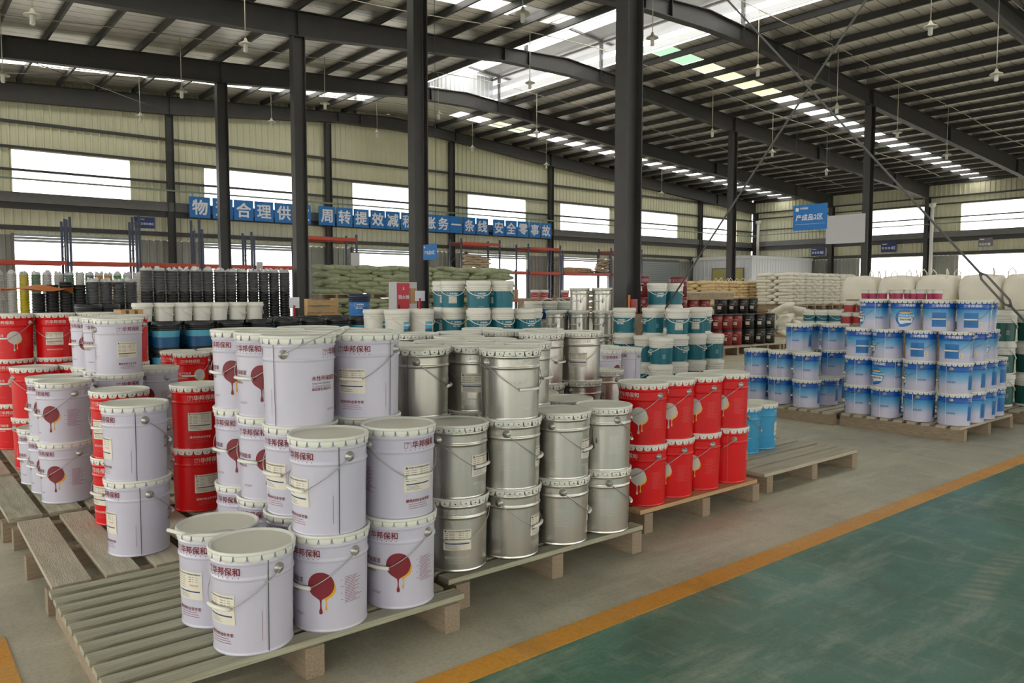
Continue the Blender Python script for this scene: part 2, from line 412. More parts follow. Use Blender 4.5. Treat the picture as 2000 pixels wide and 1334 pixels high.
# girts, sill beam, header: children of their wall
def girt(wall, axis, fixed, lo, hi, z0, z1, d, mt='steel_dark'):
    mb = MB()
    if axis == 'y': mb.box(lo, hi, fixed-d, fixed, z0, z1, mt)
    else: mb.box(fixed-d, fixed, lo, hi, z0, z1, mt)
    obj('girt', mb, wall)
for z0, z1, d in ((7.33, 7.43, .12), (6.46, 6.55, .12), (5.68, 5.76, .12)): girt(wall_back, 'y', yf-.035, XL, XE, z0, z1, d)
girt(wall_back, 'y', yf-.035, XL, XE, 4.58, 4.93, .22, 'steel_mid'); girt(wall_back, 'y', yf-.035, XL, XE, 4.36, 4.57, .14)
girt(wall_back, 'y', yf-.035, XL, XE, 3.62, 3.78, .16)
girt(wall_back, 'y', yf-.5, XL, XE, 5.33, 5.39, .06, 'green_pipe')
for z0, z1, d in ((7.0, 7.08, .12), (6.58, 6.66, .12), (5.78, 5.85, .12)): girt(wall_right, 'x', xf-.035, YN, YG, z0, z1, d)
girt(wall_right, 'x', xf-.035, YN, YG, 4.65, 5.0, .22, 'steel_mid'); girt(wall_right, 'x', xf-.035, YN, YG, 4.4, 4.64, .14)
girt(wall_right, 'x', xf-.035, YN, YG, 3.62, 3.8, .16)
girt(wall_right, 'x', xf-.5, YN, YG, 5.42, 5.48, .06, 'green_pipe')

# ------------------------------------------------------------ steel columns and roof beams
def hcol(h, bw=.25, dp=.35, t=.022):
    mb = MB()
    mb.box(-dp/2, -dp/2+t, -bw/2, bw/2, 0, h, 'steel_dark'); mb.box(dp/2-t, dp/2, -bw/2, bw/2, 0, h, 'steel_dark')
    mb.box(-dp/2+t, dp/2-t, -.012, .012, 0, h, 'steel_dark'); mb.box(-dp/2-.06, dp/2+.06, -bw/2-.06, bw/2+.06, 0, .03, 'steel_dark')
    return mb.mesh('column')
colA = hcol(8.32); colB = hcol(8.4); colE = hcol(7.0); colG = hcol(8.9, .22, .26)
WH = {8.2: 'nearest and thickest column, behind the silver pails', 14.2: 'column with the small blue zone sign', 20.2: 'column at the right end of the black bucket towers', 26.2: 'thin far column crossing the second slogan board'}
for y, t in WH.items(): thing('steel_column', colA, 'dark steel column, ' + t, 'column', (XA, y, 0), group='inner steel columns')
thing('steel_column', colA, 'dark steel column just beyond the right edge near the tie rods', 'column', (XA, 2.2, 0), group='inner steel columns')
WB = {14.2: 'dark steel column beside the large grey sign board', 20.2: 'pale-edged steel column rising behind the cream sack loads', 26.2: 'far steel column of the right row before the grey roller door'}
for y, t in WB.items(): thing('steel_column', colB, t, 'column', (XB, y, 0), group='inner steel columns')
for i, x in enumerate((2.4, XA, 15.75, 22.45, 29.15, 35.85, 42.6)):
    thing('wall_column', colG, 'dark steel wall column, %s along the slogan wall from the left' % ORD[i+1], 'column', (x, YG-.1, 0), group='wall columns')
for y, t in ((31.9, 'in the far corner of the hall'), (26.2, 'behind the blue zone sign on the right wall'), (20.2, 'beside the white downpipe on the right wall')):
    thing('wall_column', colE, 'dark steel wall column ' + t, 'column', (XE-.1, y, 0), group='wall columns')
BOT = [(-11, 7.0), (3, 7.98), (9.06, 8.3), (16.2, 8.98), (19, 9.04), (21.5, 9.0), (22.6, 8.9), (29, 8.36), (44.2, 7.34), (48.8, 6.95)]
def rafter():
    mb = MB()
    top = [(x, ztop(x)) for x in (48.8, 19, -11)]
    mb.prism(BOT+top, 'y', -.012, .012, 'steel_dark')
    def flange(pts, t):
        for (xa, za), (xb, zb) in zip(pts, pts[1:]):
            b = len(mb.v)
            for yy in (-.13, .13):
                mb.v += [(xa, yy, za), (xb, yy, zb), (xb, yy, zb+t), (xa, yy, za+t)]
            for q in ((0, 1, 2, 3), (7, 6, 5, 4), (0, 4, 5, 1), (3, 2, 6, 7), (1, 5, 6, 2), (0, 3, 7, 4)): mb.face([b+i for i in q], 'steel_dark')
    flange(BOT, .022); flange(list(reversed(top)), -.022)
    for x in (3, 9.06, 16.2, 17.3, 20.7, 22.6, 29, 36, 44.2):
        zb = next(za+(zb_-za)*(x-xa)/(xb-xa) for (xa, za), (xb, zb_) in zip(BOT, BOT[1:]) if xa <= x <= xb)
        mb.box(x-.01, x+.01, -.12, .12, zb+.02, ztop(x)-.02, 'steel_dark')
    return mb.mesh('roof_beam')
raf = rafter()
for y, t in ((2.2, 'outside the top right corner'), (8.2, 'nearest one, crossing the top right corner'), (14.2, 'second nearest, carried by the sign column'), (20.2, 'third from the camera, over the tower column'), (26.2, 'next to last before the slogan wall'), (32.0, 'lying along the top of the slogan wall')):
    thing('roof_beam', raf, 'dark steel portal roof beam, ' + t, 'beam', (0, y, 0), group='portal roof beams')
# ------------------------------------------------------------ roof: foil sheets, purlins, roof-light panels, ridge ventilator
PR = [21.5+1.243*i for i in range(23)]; PL = [16.5-1.243*i for i in range(23)]
STRIPS = [(5.1, 6.0), (17.1, 18.0), (29.25, 30.2)]
yseg = [YN-.3]+[q for s_ in STRIPS for q in s_]+[YG+.5]
m = MB()
for a, b in zip(yseg[::2], yseg[1::2]):
    for xa, xb in ((21.0, XE+.3), (XL, 17.0)):
        i0 = len(m.v); nx = 22
        for i in range(nx+1):
            x = xa+(xb-xa)*i/nx
            m.v += [(x, a, zroof(x)), (x, b, zroof(x))]
        for i in range(nx): m.face([i0+2*i, i0+2*i+1, i0+2*i+3, i0+2*i+2], 'roof_foil')
i0 = len(m.v); m.v += [(17, 26.7, zroof(17)), (19, 26.7, zroof(19)), (21, 26.7, zroof(21)), (17, YG+.5, zroof(17)), (19, YG+.5, zroof(19)), (21, YG+.5, zroof(21))]
m.face([i0, i0+1, i0+4, i0+3], 'roof_foil'); m.face([i0+1, i0+2, i0+5, i0+4], 'roof_foil')
ceiling = struct('ceiling', m)
pm = MB()
pm.box(-.035, -.031, YN, YG, 0, .19, 'steel_dark'); pm.box(-.035, .035, YN, YG, 0, .004, 'steel_dark'); pm.box(-.035, .035, YN, YG, .186, .19, 'steel_dark'); pm.box(.031, .035, YN, YG, 0, .02, 'steel_dark')
pm = pm.mesh('purlin')
for x in PR+PL: obj('purlin', pm, ceiling, (x, 0, ztop(x)))
PAN = {}
def panel(x0, x1, y0, y1, mt):
    mb = MB(); b = len(mb.v)
    mb.v += [(x0, y0, zroof(x0)+.005), (x1, y0, zroof(x1)+.005), (x1, y1, zroof(x1)+.005), (x0, y1, zroof(x0)+.005)]
    mb.face([b, b+1, b+2, b+3], mt); obj('skylight_panel', mb, ceiling)
for si, (a, b) in enumerate(STRIPS):
    xs = [21.0]+PR[1:]+[XE+.3]
    for i in range(len(xs)-1):
        mt = 'skylight_clear'
        if si == 1 and i < 5: mt = ('skylight_mint', 'skylight_green', 'skylight_yellow', 'skylight_yellow', 'skylight_yellow')[i]
        if si == 2 and i in (1, 2): mt = 'skylight_green'
        panel(xs[i]+.035, xs[i+1]-.035, a, b, mt)
    xs = [17.0]+PL[1:]+[XL]
    for i in range(len(xs)-1): panel(xs[i+1]+.035, xs[i]-.035, a, b, 'skylight_clear')
# ridge ventilator: posts, sill, louvre bands, translucent top, corrugated end
rv = root('ridge_ventilator', 'raised ridge ventilator with bright openings along the top of the roof', 'ventilator', (19, 26.7, 9.8))
mb = MB(); mb.box(-.05, .05, -.05, .05, -.35, .75, 'steel_mid'); pst = mb.mesh('post')
for y in FRAMES+[-3.8, -9.8]:
    for s in (-1, 1): obj('post', pst, rv, (1.8*s, y-26.7, 0))
    mb = MB(); mb.prism([(-2.6, .66), (0, .86), (2.6, .66), (2.6, .74), (0, .94), (-2.6, .74)], 'y', y-26.74, y-26.66, 'steel_mid'); obj('cross_beam', mb, rv)
L = YN-26.7
for s in (-1, 1):
    mb = MB(); mb.box(1.84*s-.02, 1.84*s+.02, L, 0, -.12, .1, 'cladding_white'); obj('sill_panel', mb, rv)
    mb = MB(); mb.box(1.84*s-.02, 1.84*s+.02, L, 0, .3, .48, 'cladding_white'); obj('louvre_panel', mb, rv)
    mb = MB(); mb.box(1.8*s-.04, 1.8*s+.04, L, 0, .66, .74, 'steel_mid'); obj('eave_rail', mb, rv)
    mb = MB(); b = 0; mb.v += [(.9*s, L, .87), (.9*s, .3, .87), (2.6*s, .3, .74), (2.6*s, L, .74)]; mb.face([0, 1, 2, 3], 'cladding_white'); obj('top_sheet', mb, rv)
mb = MB(); mb.v += [(-.9, L, .87), (-.9, .3, .87), (.9, .3, .87), (.9, L, .87)]; mb.face([0, 1, 2, 3], 'skylight_clear'); obj('top_light', mb, rv)
mb = MB(); ribbed(mb, 'y', 0, -1.85, 1.85, -.05, .8, 'cladding_white', -1, .22); obj('end_wall', mb, rv)

# tie rods between the first columns of the left row, with their turnbuckle
def rod(name, p0, p1, r, label, buckle=None):
    mb = MB()
    if buckle:
        a, b = Vector(p0), Vector(p1); d = (b-a).normalized(); c = a+(b-a)*buckle
        mb.tube([a, c-d*.2], r, 6, 'steel_mid'); mb.tube([c+d*.2, b], r, 6, 'steel_mid')
    else: mb.tube([p0, p1], r, 6, 'steel_mid')
    o = thing(name, mb, label, 'rod', group='tie rods')
    if buckle:
        a, b = Vector(p0), Vector(p1); d = (b-a).normalized(); c = a+(b-a)*buckle; side = Vector((0, -d.z, d.y))*.032
        mb = MB()
        for s in (-1, 1): mb.tube([c-d*.24, c-d*.17+side*s, c+d*.17+side*s, c+d*.24], .012, 6, 'steel_mid')
        obj('turnbuckle', mb, o)
    return o
rod('tie_rod', (XA-.02, 8.1, 7.3), (XA-.02, 1.9, .12), .013, 'long diagonal tie rod with a turnbuckle at lower right', .815)
rod('tie_rod', (XA+.02, 8.2, .25), (XA+.02, 2.2, 7.75), .013, 'diagonal tie rod rising right from the thick near column')
for i, (p0, p1) in enumerate((((2.4, 29.9, 8.3), (9, 27.0, 8.6)), ((3.0, 26.6, 8.3), (8.9, 31.6, 8.3)))):
    rod('tie_rod', p0, p1, .012, 'thin roof tie rod, %s of two crossing at upper left' % ('first', 'second')[i])
# gable brace hints between wall columns
# downpipes
for y, z0, z1, t in ((19.75, 0, 6.6, 'beside the middle column of the right wall'), (31.4, 3.7, 6.4, 'in the far corner')):
    mb = MB(); mb.tube([(0, 0, z0), (0, 0, z1)], .1, 10, 'white_pipe'); mb.lathe([(.1, z1-.2), (.19, z1-.1), (.19, z1+.05)], 10, 'white_pipe', cap1=True)
    thing('downpipe', mb, 'white plastic downpipe ' + t, 'pipe', (XE-.55, y, 0))

# ------------------------------------------------------------ pendant lamps on long cords
lm = MB(); lm.lathe([(.025, .14), (.04, .1), (.055, .06), (.15, .015), (.165, -.01), (.145, -.014), (.05, .0)], 16, 'lamp_white', cap0=True)
lm = lm.mesh('lamp_shade')
lt = MB(); lt.lathe([(.052, 0), (.052, -.17), (.035, -.19)], 12, 'lamp_tube', cap1=True); lt = lt.mesh('lamp_tube')
LAMPS = [(7.3, 29.2, 7.5), (12.0, 29.2, 7.97), (16.6, 29.2, 8.14), (21.6, 29.2, 8.1), (26.2, 29.2, 7.8), (35.1, 29.2, 7.1),
         (2.73, 24, 7.0), (7.15, 24, 7.3), (11.7, 24, 7.65), (16.2, 24, 7.95), (21.0, 24, 7.9),
         (2.65, 18.5, 7.0), (7.0, 18.5, 7.3), (15.9, 18.5, 7.9), (25.2, 18.5, 7.6), (29.35, 18.5, 7.3), (33.8, 18.5, 6.95),
         (10.97, 13, 7.4), (15.2, 13, 7.75), (19.8, 13, 7.8), (24.3, 13, 7.4), (28.6, 13, 7.15), (32.9, 13, 6.85),
         (19.1, 8.0, 7.55), (23.2, 8.0, 7.2)]
rowname = {29.2: 'row along the slogan wall', 24: 'second row from the slogan wall', 18.5: 'middle row', 13: 'row before the nearest one', 8.0: 'nearest row'}
cnt = {}
for x, y, z in LAMPS:
    cnt[y] = cnt.get(y, 0)+1
    r_ = root('pendant_lamp', 'white pendant lamp, %s from left in the %s' % (ORD[cnt[y]], rowname[y]), 'lamp', (x, y, z), group='pendant lamps')
    obj('lamp_shade', lm, r_); obj('lamp_tube', lt, r_)
    mb = MB(); mb.tube([(0, 0, .15), (0, 0, zroof(x)-z-.2)], .012, 5, 'cable_pale'); obj('cord', mb, r_)
for i, y in enumerate((29.2, 24, 18.5, 13, 8.0)):
    mb = MB(); pts = [(x, y, zroof(x)-.22-.05*math.sin(x*.7)) for x in [XL+1+1.2*k_ for k_ in range(48)]]
    mb.tube(pts, .014, 5, 'cable_pale'); thing('lamp_cable', mb, 'thin pale cable under the roof carrying the %s of lamps' % rowname[y], 'cable', group='lamp cables')
# ------------------------------------------------------------ slogan boards, zone signs
def panel_sign(cx, w_, z0, z1, ch, label, y=31.785):
    r_ = root('slogan_board', label, 'sign', (cx, y, z0), group='slogan boards')
    mb = MB(); mb.box(-w_/2, w_/2, -.015, .015, 0, z1-z0, 'sign_blue'); obj('board', mb, r_)
    mb = MB(); flat_text(mb, ch, 'y', -.018, 0, (z1-z0)/2, .62, 'sign_text', .022); obj('character', mb, r_)
    mb = MB()
    for q in (-w_*.36, w_*.36): mb.tube([(q, 0, z1-z0), (q, 0, z1-z0+.15)], .008, 4, 'cable')
    obj('hanger', mb, r_)
bx = [(10.05, '物'), (10.95, '资'), (11.8, '合'), (12.66, '理'), (13.52, '供'), (14.36, '应'), (15.5, '周'), (16.36, '转'), (17.2, '提'), (18.05, '效'), (18.85, '减'), (19.68, '积'), (20.12, '压'), (20.95, '账'), (21.7, '务'), (22.48, '一'), (23.3, '条'), (24.12, '线'), (25.2, '安'), (26.03, '全'), (26.85, '零'), (27.68, '事'), (28.5, '故')]
bx = [b for b in bx if b[1] != '压']
for i, (cx, ch) in enumerate(bx):
    nx = bx[i+1][0] if i+1 < len(bx) else cx+.84
    w_ = .8 if i < 5 else .76
    panel_sign(cx, w_, 4.38, 5.2, ch, 'blue slogan board with a white character, %s from left in the banner' % ORD[i+1])
def zone_sign(name, x, y, z, w_, h_, lines, label, mt='sign_blue', axis='x', emblem=True, hang=None, dash=False, blocks=False):
    r_ = root(name, label, 'sign', (x, y, z))
    mb = MB()
    if axis == 'x': mb.box(-.01, .01, -w_/2, w_/2, -h_/2, h_/2, mt)
    else: mb.box(-w_/2, w_/2, -.01, .01, -h_/2, h_/2, mt)
    obj('board', mb, r_)
    if lines:
        mb = MB()
        for tx, cz, sz, cx in lines: flat_text(mb, tx, axis, -.013, cx, cz, sz, 'sign_text', .02)
        if emblem:
            e0 = w_*.38
            if axis == 'x': mb.box(-.014, -.012, e0-h_*.065, e0+h_*.065, h_*.26, h_*.39, 'sign_text')
            else: mb.box(-e0-.05, -e0+.05, -.014, -.012, h_*.26, h_*.26+.1, 'sign_text')
        if dash:
            for i in range(22):
                c_ = w_*.42-i*w_*.04; mb.box(-.014, -.012, c_-.012, c_+.012, -h_*.27, -h_*.255, 'sign_text')
        if blocks:   # characters too blurred to read: upright clusters of strokes
            for i in range(4):
                c_ = w_*.36-i*w_*.19; zc = lines[0][1]
                for q in (-.055, -.01, .035): mb.box(-.014, -.012, c_-.07, c_+.07, zc+q, zc+q+.022, 'sign_text')
                mb.box(-.014, -.012, c_-.02, c_+.015, zc-.08, zc+.08, 'sign_text')
            mb.box(-.014, -.012, w_*.1, w_*.42, h_*.28, h_*.36, 'sign_text')
        obj('lettering', mb, r_)
    if hang:
        mb = MB()
        for q in (-w_*.45, w_*.45):
            mb.tube([(0, q, h_/2), (0, q, h_/2+hang)] if axis == 'x' else [(q, 0, h_/2), (q, 0, h_/2+hang)], .006, 4, 'cable')
        obj('wire', mb, r_)
    return r_
zone_sign('zone_sign', 22.2, 12.65, 3.72, 1.12, .78, [('产成品2区', 0, .2, .02), ('华邦保和', .28, .07, .2)], 'blue hanging zone sign with white characters and the number 2', hang=5.45, dash=True)
zone_sign('blank_sign', 26.5, 13.75, 3.65, 1.42, 1.0, [], 'plain grey back of a sign hanging behind the blue zone sign', 'sign_grey', hang=5.15)
zone_sign('zone_sign', 8.7, 13.22, 2.235, .48, .31, [('产成品5区', -.01, .084, 0)], 'small blue zone sign with the number 5 before the column', hang=6.8)
zone_sign('wall_sign', 7.9, 31.45, 4.04, .72, .42, [('备用芯管放置区', -.04, .095, 0), ('华邦保和', .12, .05, -.1)], 'navy storage sign above the left rack', 'sign_navy', 'y', emblem=False)
zone_sign('wall_sign', 48.4, 26.95, 4.1, .95, .52, [('区', -.05, .2, -.33)], 'navy wall sign left of the middle right-wall column', 'sign_navy', 'x', emblem=False, blocks=True)
zone_sign('wall_sign', 48.4, 22.3, 4.2, .95, .6, [('区', -.05, .2, -.33)], 'curled navy and white wall sign in the middle of the right wall', 'sign_navy', 'x', emblem=False, blocks=True)
zone_sign('wall_sign', 48.4, 16.9, 4.25, .72, .5, [('区', -.12, .17, -.2)], 'dull dark wall sign at the far right', 'print_grey', 'x', emblem=False, blocks=True)

# ------------------------------------------------------------ panel booth in the far corner
bt = root('panel_booth', 'white panel booth with yellow shutter in the far corner', 'booth', (41.5, 27.4, 0))
mb = MB(); ribbed(mb, 'x', 0, 0, 4.4, 0, 3.55, 'booth_white', -1, .3, .02); obj('side_wall', mb, bt)
mb = MB(); ribbed(mb, 'y', 0, 0, 7, 0, 3.55, 'booth_white', -1, .3, .02); obj('front_wall', mb, bt)
mb = MB(); mb.box(-.08, 7, -.08, 4.4, 3.5, 3.68, 'booth_white'); obj('roof', mb, bt)
sh = obj('shutter_frame', MB().box(-.06, -.03, .5, 2.9, 0, 2.95, 'steel_mid'), bt)
sl = MB(); sl.box(-.08, -.05, .58, 2.82, 0, .105, 'shutter_yellow'); sl = sl.mesh('slat')
for i in range(24): obj('slat', sl, sh, (0, 0, .02+.12*i))

# ------------------------------------------------------------ pallets
UNIT = MB().box(-.5, .5, -.5, .5, -.5, .5, 'wood_grey').mesh('plank')
UG = MB().box(-.5, .5, -.5, .5, -.5, .5, 'wood_green').mesh('plank')
UW = MB().box(-.5, .5, -.5, .5, -.5, .5, 'wood_warm').mesh('plank')
UB = MB().box(-.5, .5, -.5, .5, -.5, .5, 'wood_block').mesh('stringer')
PZ = .14
def pallet(x0, x1, y0, y1, d, label, n=8, wood=None, z0=0, zt=PZ, group='timber pallets', gap=.3, rough=.006):
    """d: direction the deck boards run in"""
    wood = wood or UG
    cx, cy = (x0+x1)/2, (y0+y1)/2; r_ = root('timber_pallet', label, 'pallet', (cx, cy, z0), group=group)
    lx, ly = x1-x0, y1-y0; t = .024; rnd = random.Random(int(x0*100+y0*7))
    for i in range(3):
        q = (-.5+.04, 0, .5-.04)[i]
        if d == 'x': o = obj('stringer', UB, r_, (q*lx, rnd.uniform(-.006, .006), (zt-t)/2), scale=(.075, ly, zt-t))
        else: o = obj('stringer', UB, r_, (rnd.uniform(-.006, .006), q*ly, (zt-t)/2), scale=(lx, .075, zt-t))
    span = ly if d == 'x' else lx; p = span/n
    for i in range(n):
        c = -span/2+p*(i+.5); wd = p*(1-gap+rnd.uniform(-.05, .05)); e = rnd.uniform(-.02, .02)
        if d == 'x': o = obj('slat', wood, r_, (e*.5, c, zt-t/2+rnd.uniform(-rough, 0)*.3), scale=(lx+.02+e, wd, t))
        else: o = obj('slat', wood, r_, (c, e*.5, zt-t/2+rnd.uniform(-rough, 0)*.3), scale=(wd, ly+.02+e, t))
        o.rotation_euler = (0, 0, rnd.uniform(-rough, rough))
    return r_
pallet(.53, 1.86, 2.6, 3.8, 'x', 'nearest greenish pallet under the white drop-print pails', 11, UG, gap=.36)
pallet(.52, 1.76, 3.83, 5.04, 'y', 'worn grey pallet with wide boards behind the nearest pallet', 6, UNIT, gap=.28, rough=.014)
pallet(.5, 1.74, 5.14, 6.36, 'y', 'left pallet under the double white pails with the drop facing out', 6, UG, gap=.24, rough=.01)
pallet(.5, 1.74, 6.45, 7.67, 'y', 'left pallet under the tall red stacks', 6, UNIT, gap=.24)
pallet(1.93, 3.2, 2.76, 4.0, 'x', 'pallet under the front silver pails', 10, UG)
pallet(1.95, 3.2, 4.1, 5.3, 'x', 'pallet under the rear silver pails', 10, UNIT)
pallet(3.26, 4.5, 3.6, 4.8, 'x', 'pallet under the silver stack with a facing label', 10, UNIT) if False else None
pallet(3.42, 4.62, 2.95, 3.5, 'x', 'light brown pallet under the row of red pails', 4, UW)
pallet(4.8, 6.12, 3.02, 4.24, 'x', 'almost empty pallet carrying two sky-blue pails', 7, UNIT, gap=.12)
pallet(3.3, 4.6, 3.56, 4.7, 'x', 'pallet behind the red pails under tall silver stacks', 8, UNIT)
pallet(5.0, 6.2, 4.9, 6.1, 'x', 'pallet under the white pails behind the red row', 8, UNIT)
pallet(1.9, 3.2, 6.9, 8.1, 'x', 'pallet under the red pails in the left middle distance', 8, UNIT)
pallet(7.88, 9.2, 2.88, 4.1, 'x', 'pallet under the four-tier block of blue pails', 9, UNIT, gap=.34)
pallet(7.82, 9.1, 4.14, 5.36, 'x', 'pallet under the lower block of blue pails', 9, UNIT, gap=.3)
pallet(9.5, 10.8, 2.75, 3.95, 'x', 'pallet under the teal pails at the right edge', 8, UNIT)

# ------------------------------------------------------------ pails
def lid_mesh(H, r, name='lid', n=44, lugs=20, dots=True, dot='dot_dark', mt='lid_white'):
    mb = MB(); hp = H-.008
    mb.lathe([(.0005, hp-.002), (r*.6, hp), (r-.016, hp)], n, 'lid_panel' if mt == 'lid_white' else mt)
    mb.lathe([(r-.016, hp), (r-.013, hp), (r-.0085, H-.001), (r-.004, H), (r, H-.004), (r, H-.011), (r-.005, H-.015), (r-.009, H-.016)], n, mt)
    for i in range(lugs):
        a0 = 2*PI*i/lugs; hw = PI/lugs*.9; rows = ((H-.013, 1, r-.002), (H-.022, .97, r-.0005), (H-.03, .84, r-.002), (H-.036, .55, r-.005)); b = len(mb.v)
        for z, k, rr in rows:
            for j in range(4):
                a = a0+hw*k*(-1+2*j/3); mb.v.append((rr*math.cos(a), rr*math.sin(a), z))
        for q in range(3):
            for j in range(3): mb.face([b+q*4+j, b+(q+1)*4+j, b+(q+1)*4+j+1, b+q*4+j+1], mt, True)
        if dots:
            b = len(mb.v); rr = r+.0006
            for du, dz in ((-.022, -.002), (.022, -.002), (.022, .003), (-.022, .003)): mb.v.append((rr*math.cos(a0+du), rr*math.sin(a0+du), H-.0225+dz))
            mb.face([b, b+1, b+2, b+3], dot)
    return mb.mesh(name)
class Wrap:
    """prints lying on the pail wall: s metres along the wall from angle a0 (degrees), z up"""
    def __init__(s, H, rb, rtop): s.mb = MB(); s.H, s.rb, s.rt = H, rb, rtop
    def pt(s, a0, x, z, off): r = s.rb+(s.rt-s.rb)*z/s.H; a = R(a0)+x/r; r += off; return (r*math.cos(a), r*math.sin(a), z)
    def rows(s, a0, rows, mt, off=.0012, n=6):
        b = len(s.mb.v)
        for z, l, r_ in rows:
            for j in range(n+1): s.mb.v.append(s.pt(a0, l+(r_-l)*j/n, z, off))
        for k in range(len(rows)-1):
            for j in range(n):
                i = b+k*(n+1)+j; s.mb.face([i, i+n+1, i+n+2, i+1], mt)
    def rect(s, a0, x0, x1, z0, z1, mt, off=.0012, n=4): s.rows(a0, [(z1, x0, x1), (z0, x0, x1)], mt, off, n)
    def text(s, body, a0, x, z, size, mt, bold=.02, off=.0014):
        vs, fs, w_, h_ = text2d(body, bold)
        for du, dv in ((0, 0),) if not bold else ((-bold, -bold), (bold, bold)):
            b = len(s.mb.v)
            for u, v in vs: s.mb.v.append(s.pt(a0, x+(u+du)*size, z+(v+dv)*size, off+(.00025 if du > 0 else 0)))
            for f in fs: s.mb.face([b+i for i in f], mt)
    def lines(s, a0, x0, x1, z0, z1, n, mt, seed=1, off=.0012):
        rn = random.Random(seed)
        for i in range(n):
            z = z1-(z1-z0)*(i+.5)/n
            s.rect(a0, x0, x0+(x1-x0)*rn.uniform(.45, 1), z-.0008, z+.0008, mt, off, 3)
def circ_rows(cx, cz, r, n=12): return [(cz+r*math.cos(PI*i/n), cx-r*math.sin(PI*i/n), cx+r*math.sin(PI*i/n)) for i in range(n+1)]
def drip_rows(cx, z1, z0, wt, wn, wb):
    """a drip hanging from z1 to z0: width wt at the top, neck wn, bulb wb"""
    h = z1-z0; out = []
    for t, w_ in ((0, wt), (.12, wt*.6), (.25, wn*1.2), (.45, wn), (.6, wn*1.2), (.75, wb*.8), (.88, wb), (.96, wb*.7), (1, .0005)): out.append((z1-h*t, cx-w_/2, cx+w_/2))
    return out
def metal_kind(k, H, rb=.139, rtop=.1465, body='pail_white', c1='print_maroon', drop=('print_maroon', 'print_ochre'), small='print_maroon', seam='seam_dark', slogan='水性环保面漆', lid='lid_white', motif='drop'):
    P = {}
    mb = MB(); ze = H*.885; zm = H*.735
    def rr(z): return rb+(rtop-rb)*z/H
    prof = [(.001, .004), (rb-.008, .004), (rb-.004, 0), (rb+.0022, .001), (rb+.0022, .006), (rr(.01), .009), (rr(.013), .013), (rr(.02), .02)]
    for z in (zm, ze): prof += [(rr(z-.02), z-.02), (rr(z-.011), z-.011), (rr(z), z-.007), (rr(z)+.0042, z-.0025), (rr(z)+.0042, z+.0025), (rr(z), z+.007), (rr(z+.011), z+.011), (rr(z+.016), z+.016)]
    prof += [(rtop, H-.012)]
    mb.lathe(prof, 44, body); P['body'] = mb.mesh('body')
    P['lid'] = lid_mesh(H, .1555, mt=lid, dots=(k != 'white'))
    e = MB(); q = H*.8
    for rad, dx in ((.019, .0), (.018, .006), (.011, .008), (.0095, .017), (.004, .019)):
        pass
    b0 = len(e.v); ring = []
    for rad, dx in ((.0205, -.002), (.0195, .005), (.0115, .008), (.010, .016), (.003, .018)):
        ring.append(len(e.v))
        for i in range(12):
            a = 2*PI*i/12; e.v.append((rad*math.cos(a), rr(q)+dx, q+rad*math.sin(a)))
    for k_ in range(len(ring)-1):
        for i in range(12):
            j = (i+1) % 12; e.face([ring[k_]+i, ring[k_]+j, ring[k_+1]+j, ring[k_+1]+i], 'ear_metal', True)
    P['ear'] = e.mesh('handle_ear')
    zg = H*.8-.125; ga = 20
    def wire_pts():
        pts = []
        for a in list(range(-90, -ga+1, 7))+[-ga, ga]+list(range(ga+7, 91, 7)):
            t = max(0, (abs(a)-ga)/(90-ga)); z = zg+(q-zg)*t**1.15
            r_ = rr(z)+.011+(.006 if abs(a) > 85 else 0); pts.append((r_*math.cos(R(a)), r_*math.sin(R(a)), z))
        return pts
    pts = wire_pts()
    hm = MB(); hm.tube([p for p in pts], .0021, 5, 'wire'); P['handle'] = hm.mesh('handle')
    g = MB(); rg = rr(zg)+.014; g.tube([(rg*math.cos(R(a)), rg*math.sin(R(a)), zg) for a in (-22, -11, 0, 11, 22)], .0078, 8, 'grip_white'); P['grip'] = g.mesh('grip')
    hu = MB(); tilt = R(26)
    up_ = [((math.sin(PI*i/14)*.235)*math.cos(tilt), -math.cos(PI*i/14)*(rr(q)+.016), q+(math.sin(PI*i/14)*.235)*math.sin(tilt)) for i in range(15)]
    hu.tube(up_, .0021, 5, 'wire'); P['handle_up'] = hu.mesh('handle')
    g = MB(); g.tube([up_[6], up_[7], up_[8]], .0078, 8, 'grip_white'); P['grip_up'] = g.mesh('grip')
    hf = MB(); fl = [(0, -(rr(q)+.016), q), (.02, -(rtop+.014), H-.01), (.06, -.135, H+.006), (.12, -.1, H+.007), (.185, -.05, H+.008), (.185, .05, H+.008), (.12, .1, H+.007), (.06, .135, H+.006), (.02, rtop+.014, H-.01), (0, rr(q)+.016, q)]
    hf.tube(fl, .0021, 5, 'wire'); P['handle_flat'] = hf.mesh('handle'); g = MB(); g.tube([(.187, -.048, H+.009), (.187, .048, H+.009)], .0078, 8, 'grip_white'); P['grip_flat'] = g.mesh('grip')
    # prints
    W = lambda: Wrap(H, rb, rtop)
    w_ = W(); zc = H*.812
    for a0 in (2,):
        x0 = -.055
        w_.rect(a0, x0-.014, x0+.014, zc+.0105, zc+.012, c1); w_.rect(a0, x0-.014, x0-.0125, zc-.012, zc+.012, c1); w_.rect(a0, x0-.014, x0+.003, zc-.012, zc-.0105, c1); w_.rect(a0, x0+.0125, x0+.014, zc-.012, zc+.012, c1)
        w_.rect(a0, x0-.001, x0+.0005, zc-.012, zc+.002, c1); w_.rect(a0, x0-.001, x0+.006, zc+.0005, zc+.002, c1); w_.rect(a0, x0-.008, x0+.008, zc+.005, zc+.0075, c1)
        w_.text('华邦保和', a0, .024, zc+.001, .0315, c1, .022)
        for i in range(8): w_.rect(a0, -.066+i*.0205, -.0625+i*.0205, zc-.0225, zc-.0195, c1, n=1)
    P['logo_print'] = w_.mb.mesh('logo_print')
    w_ = W()
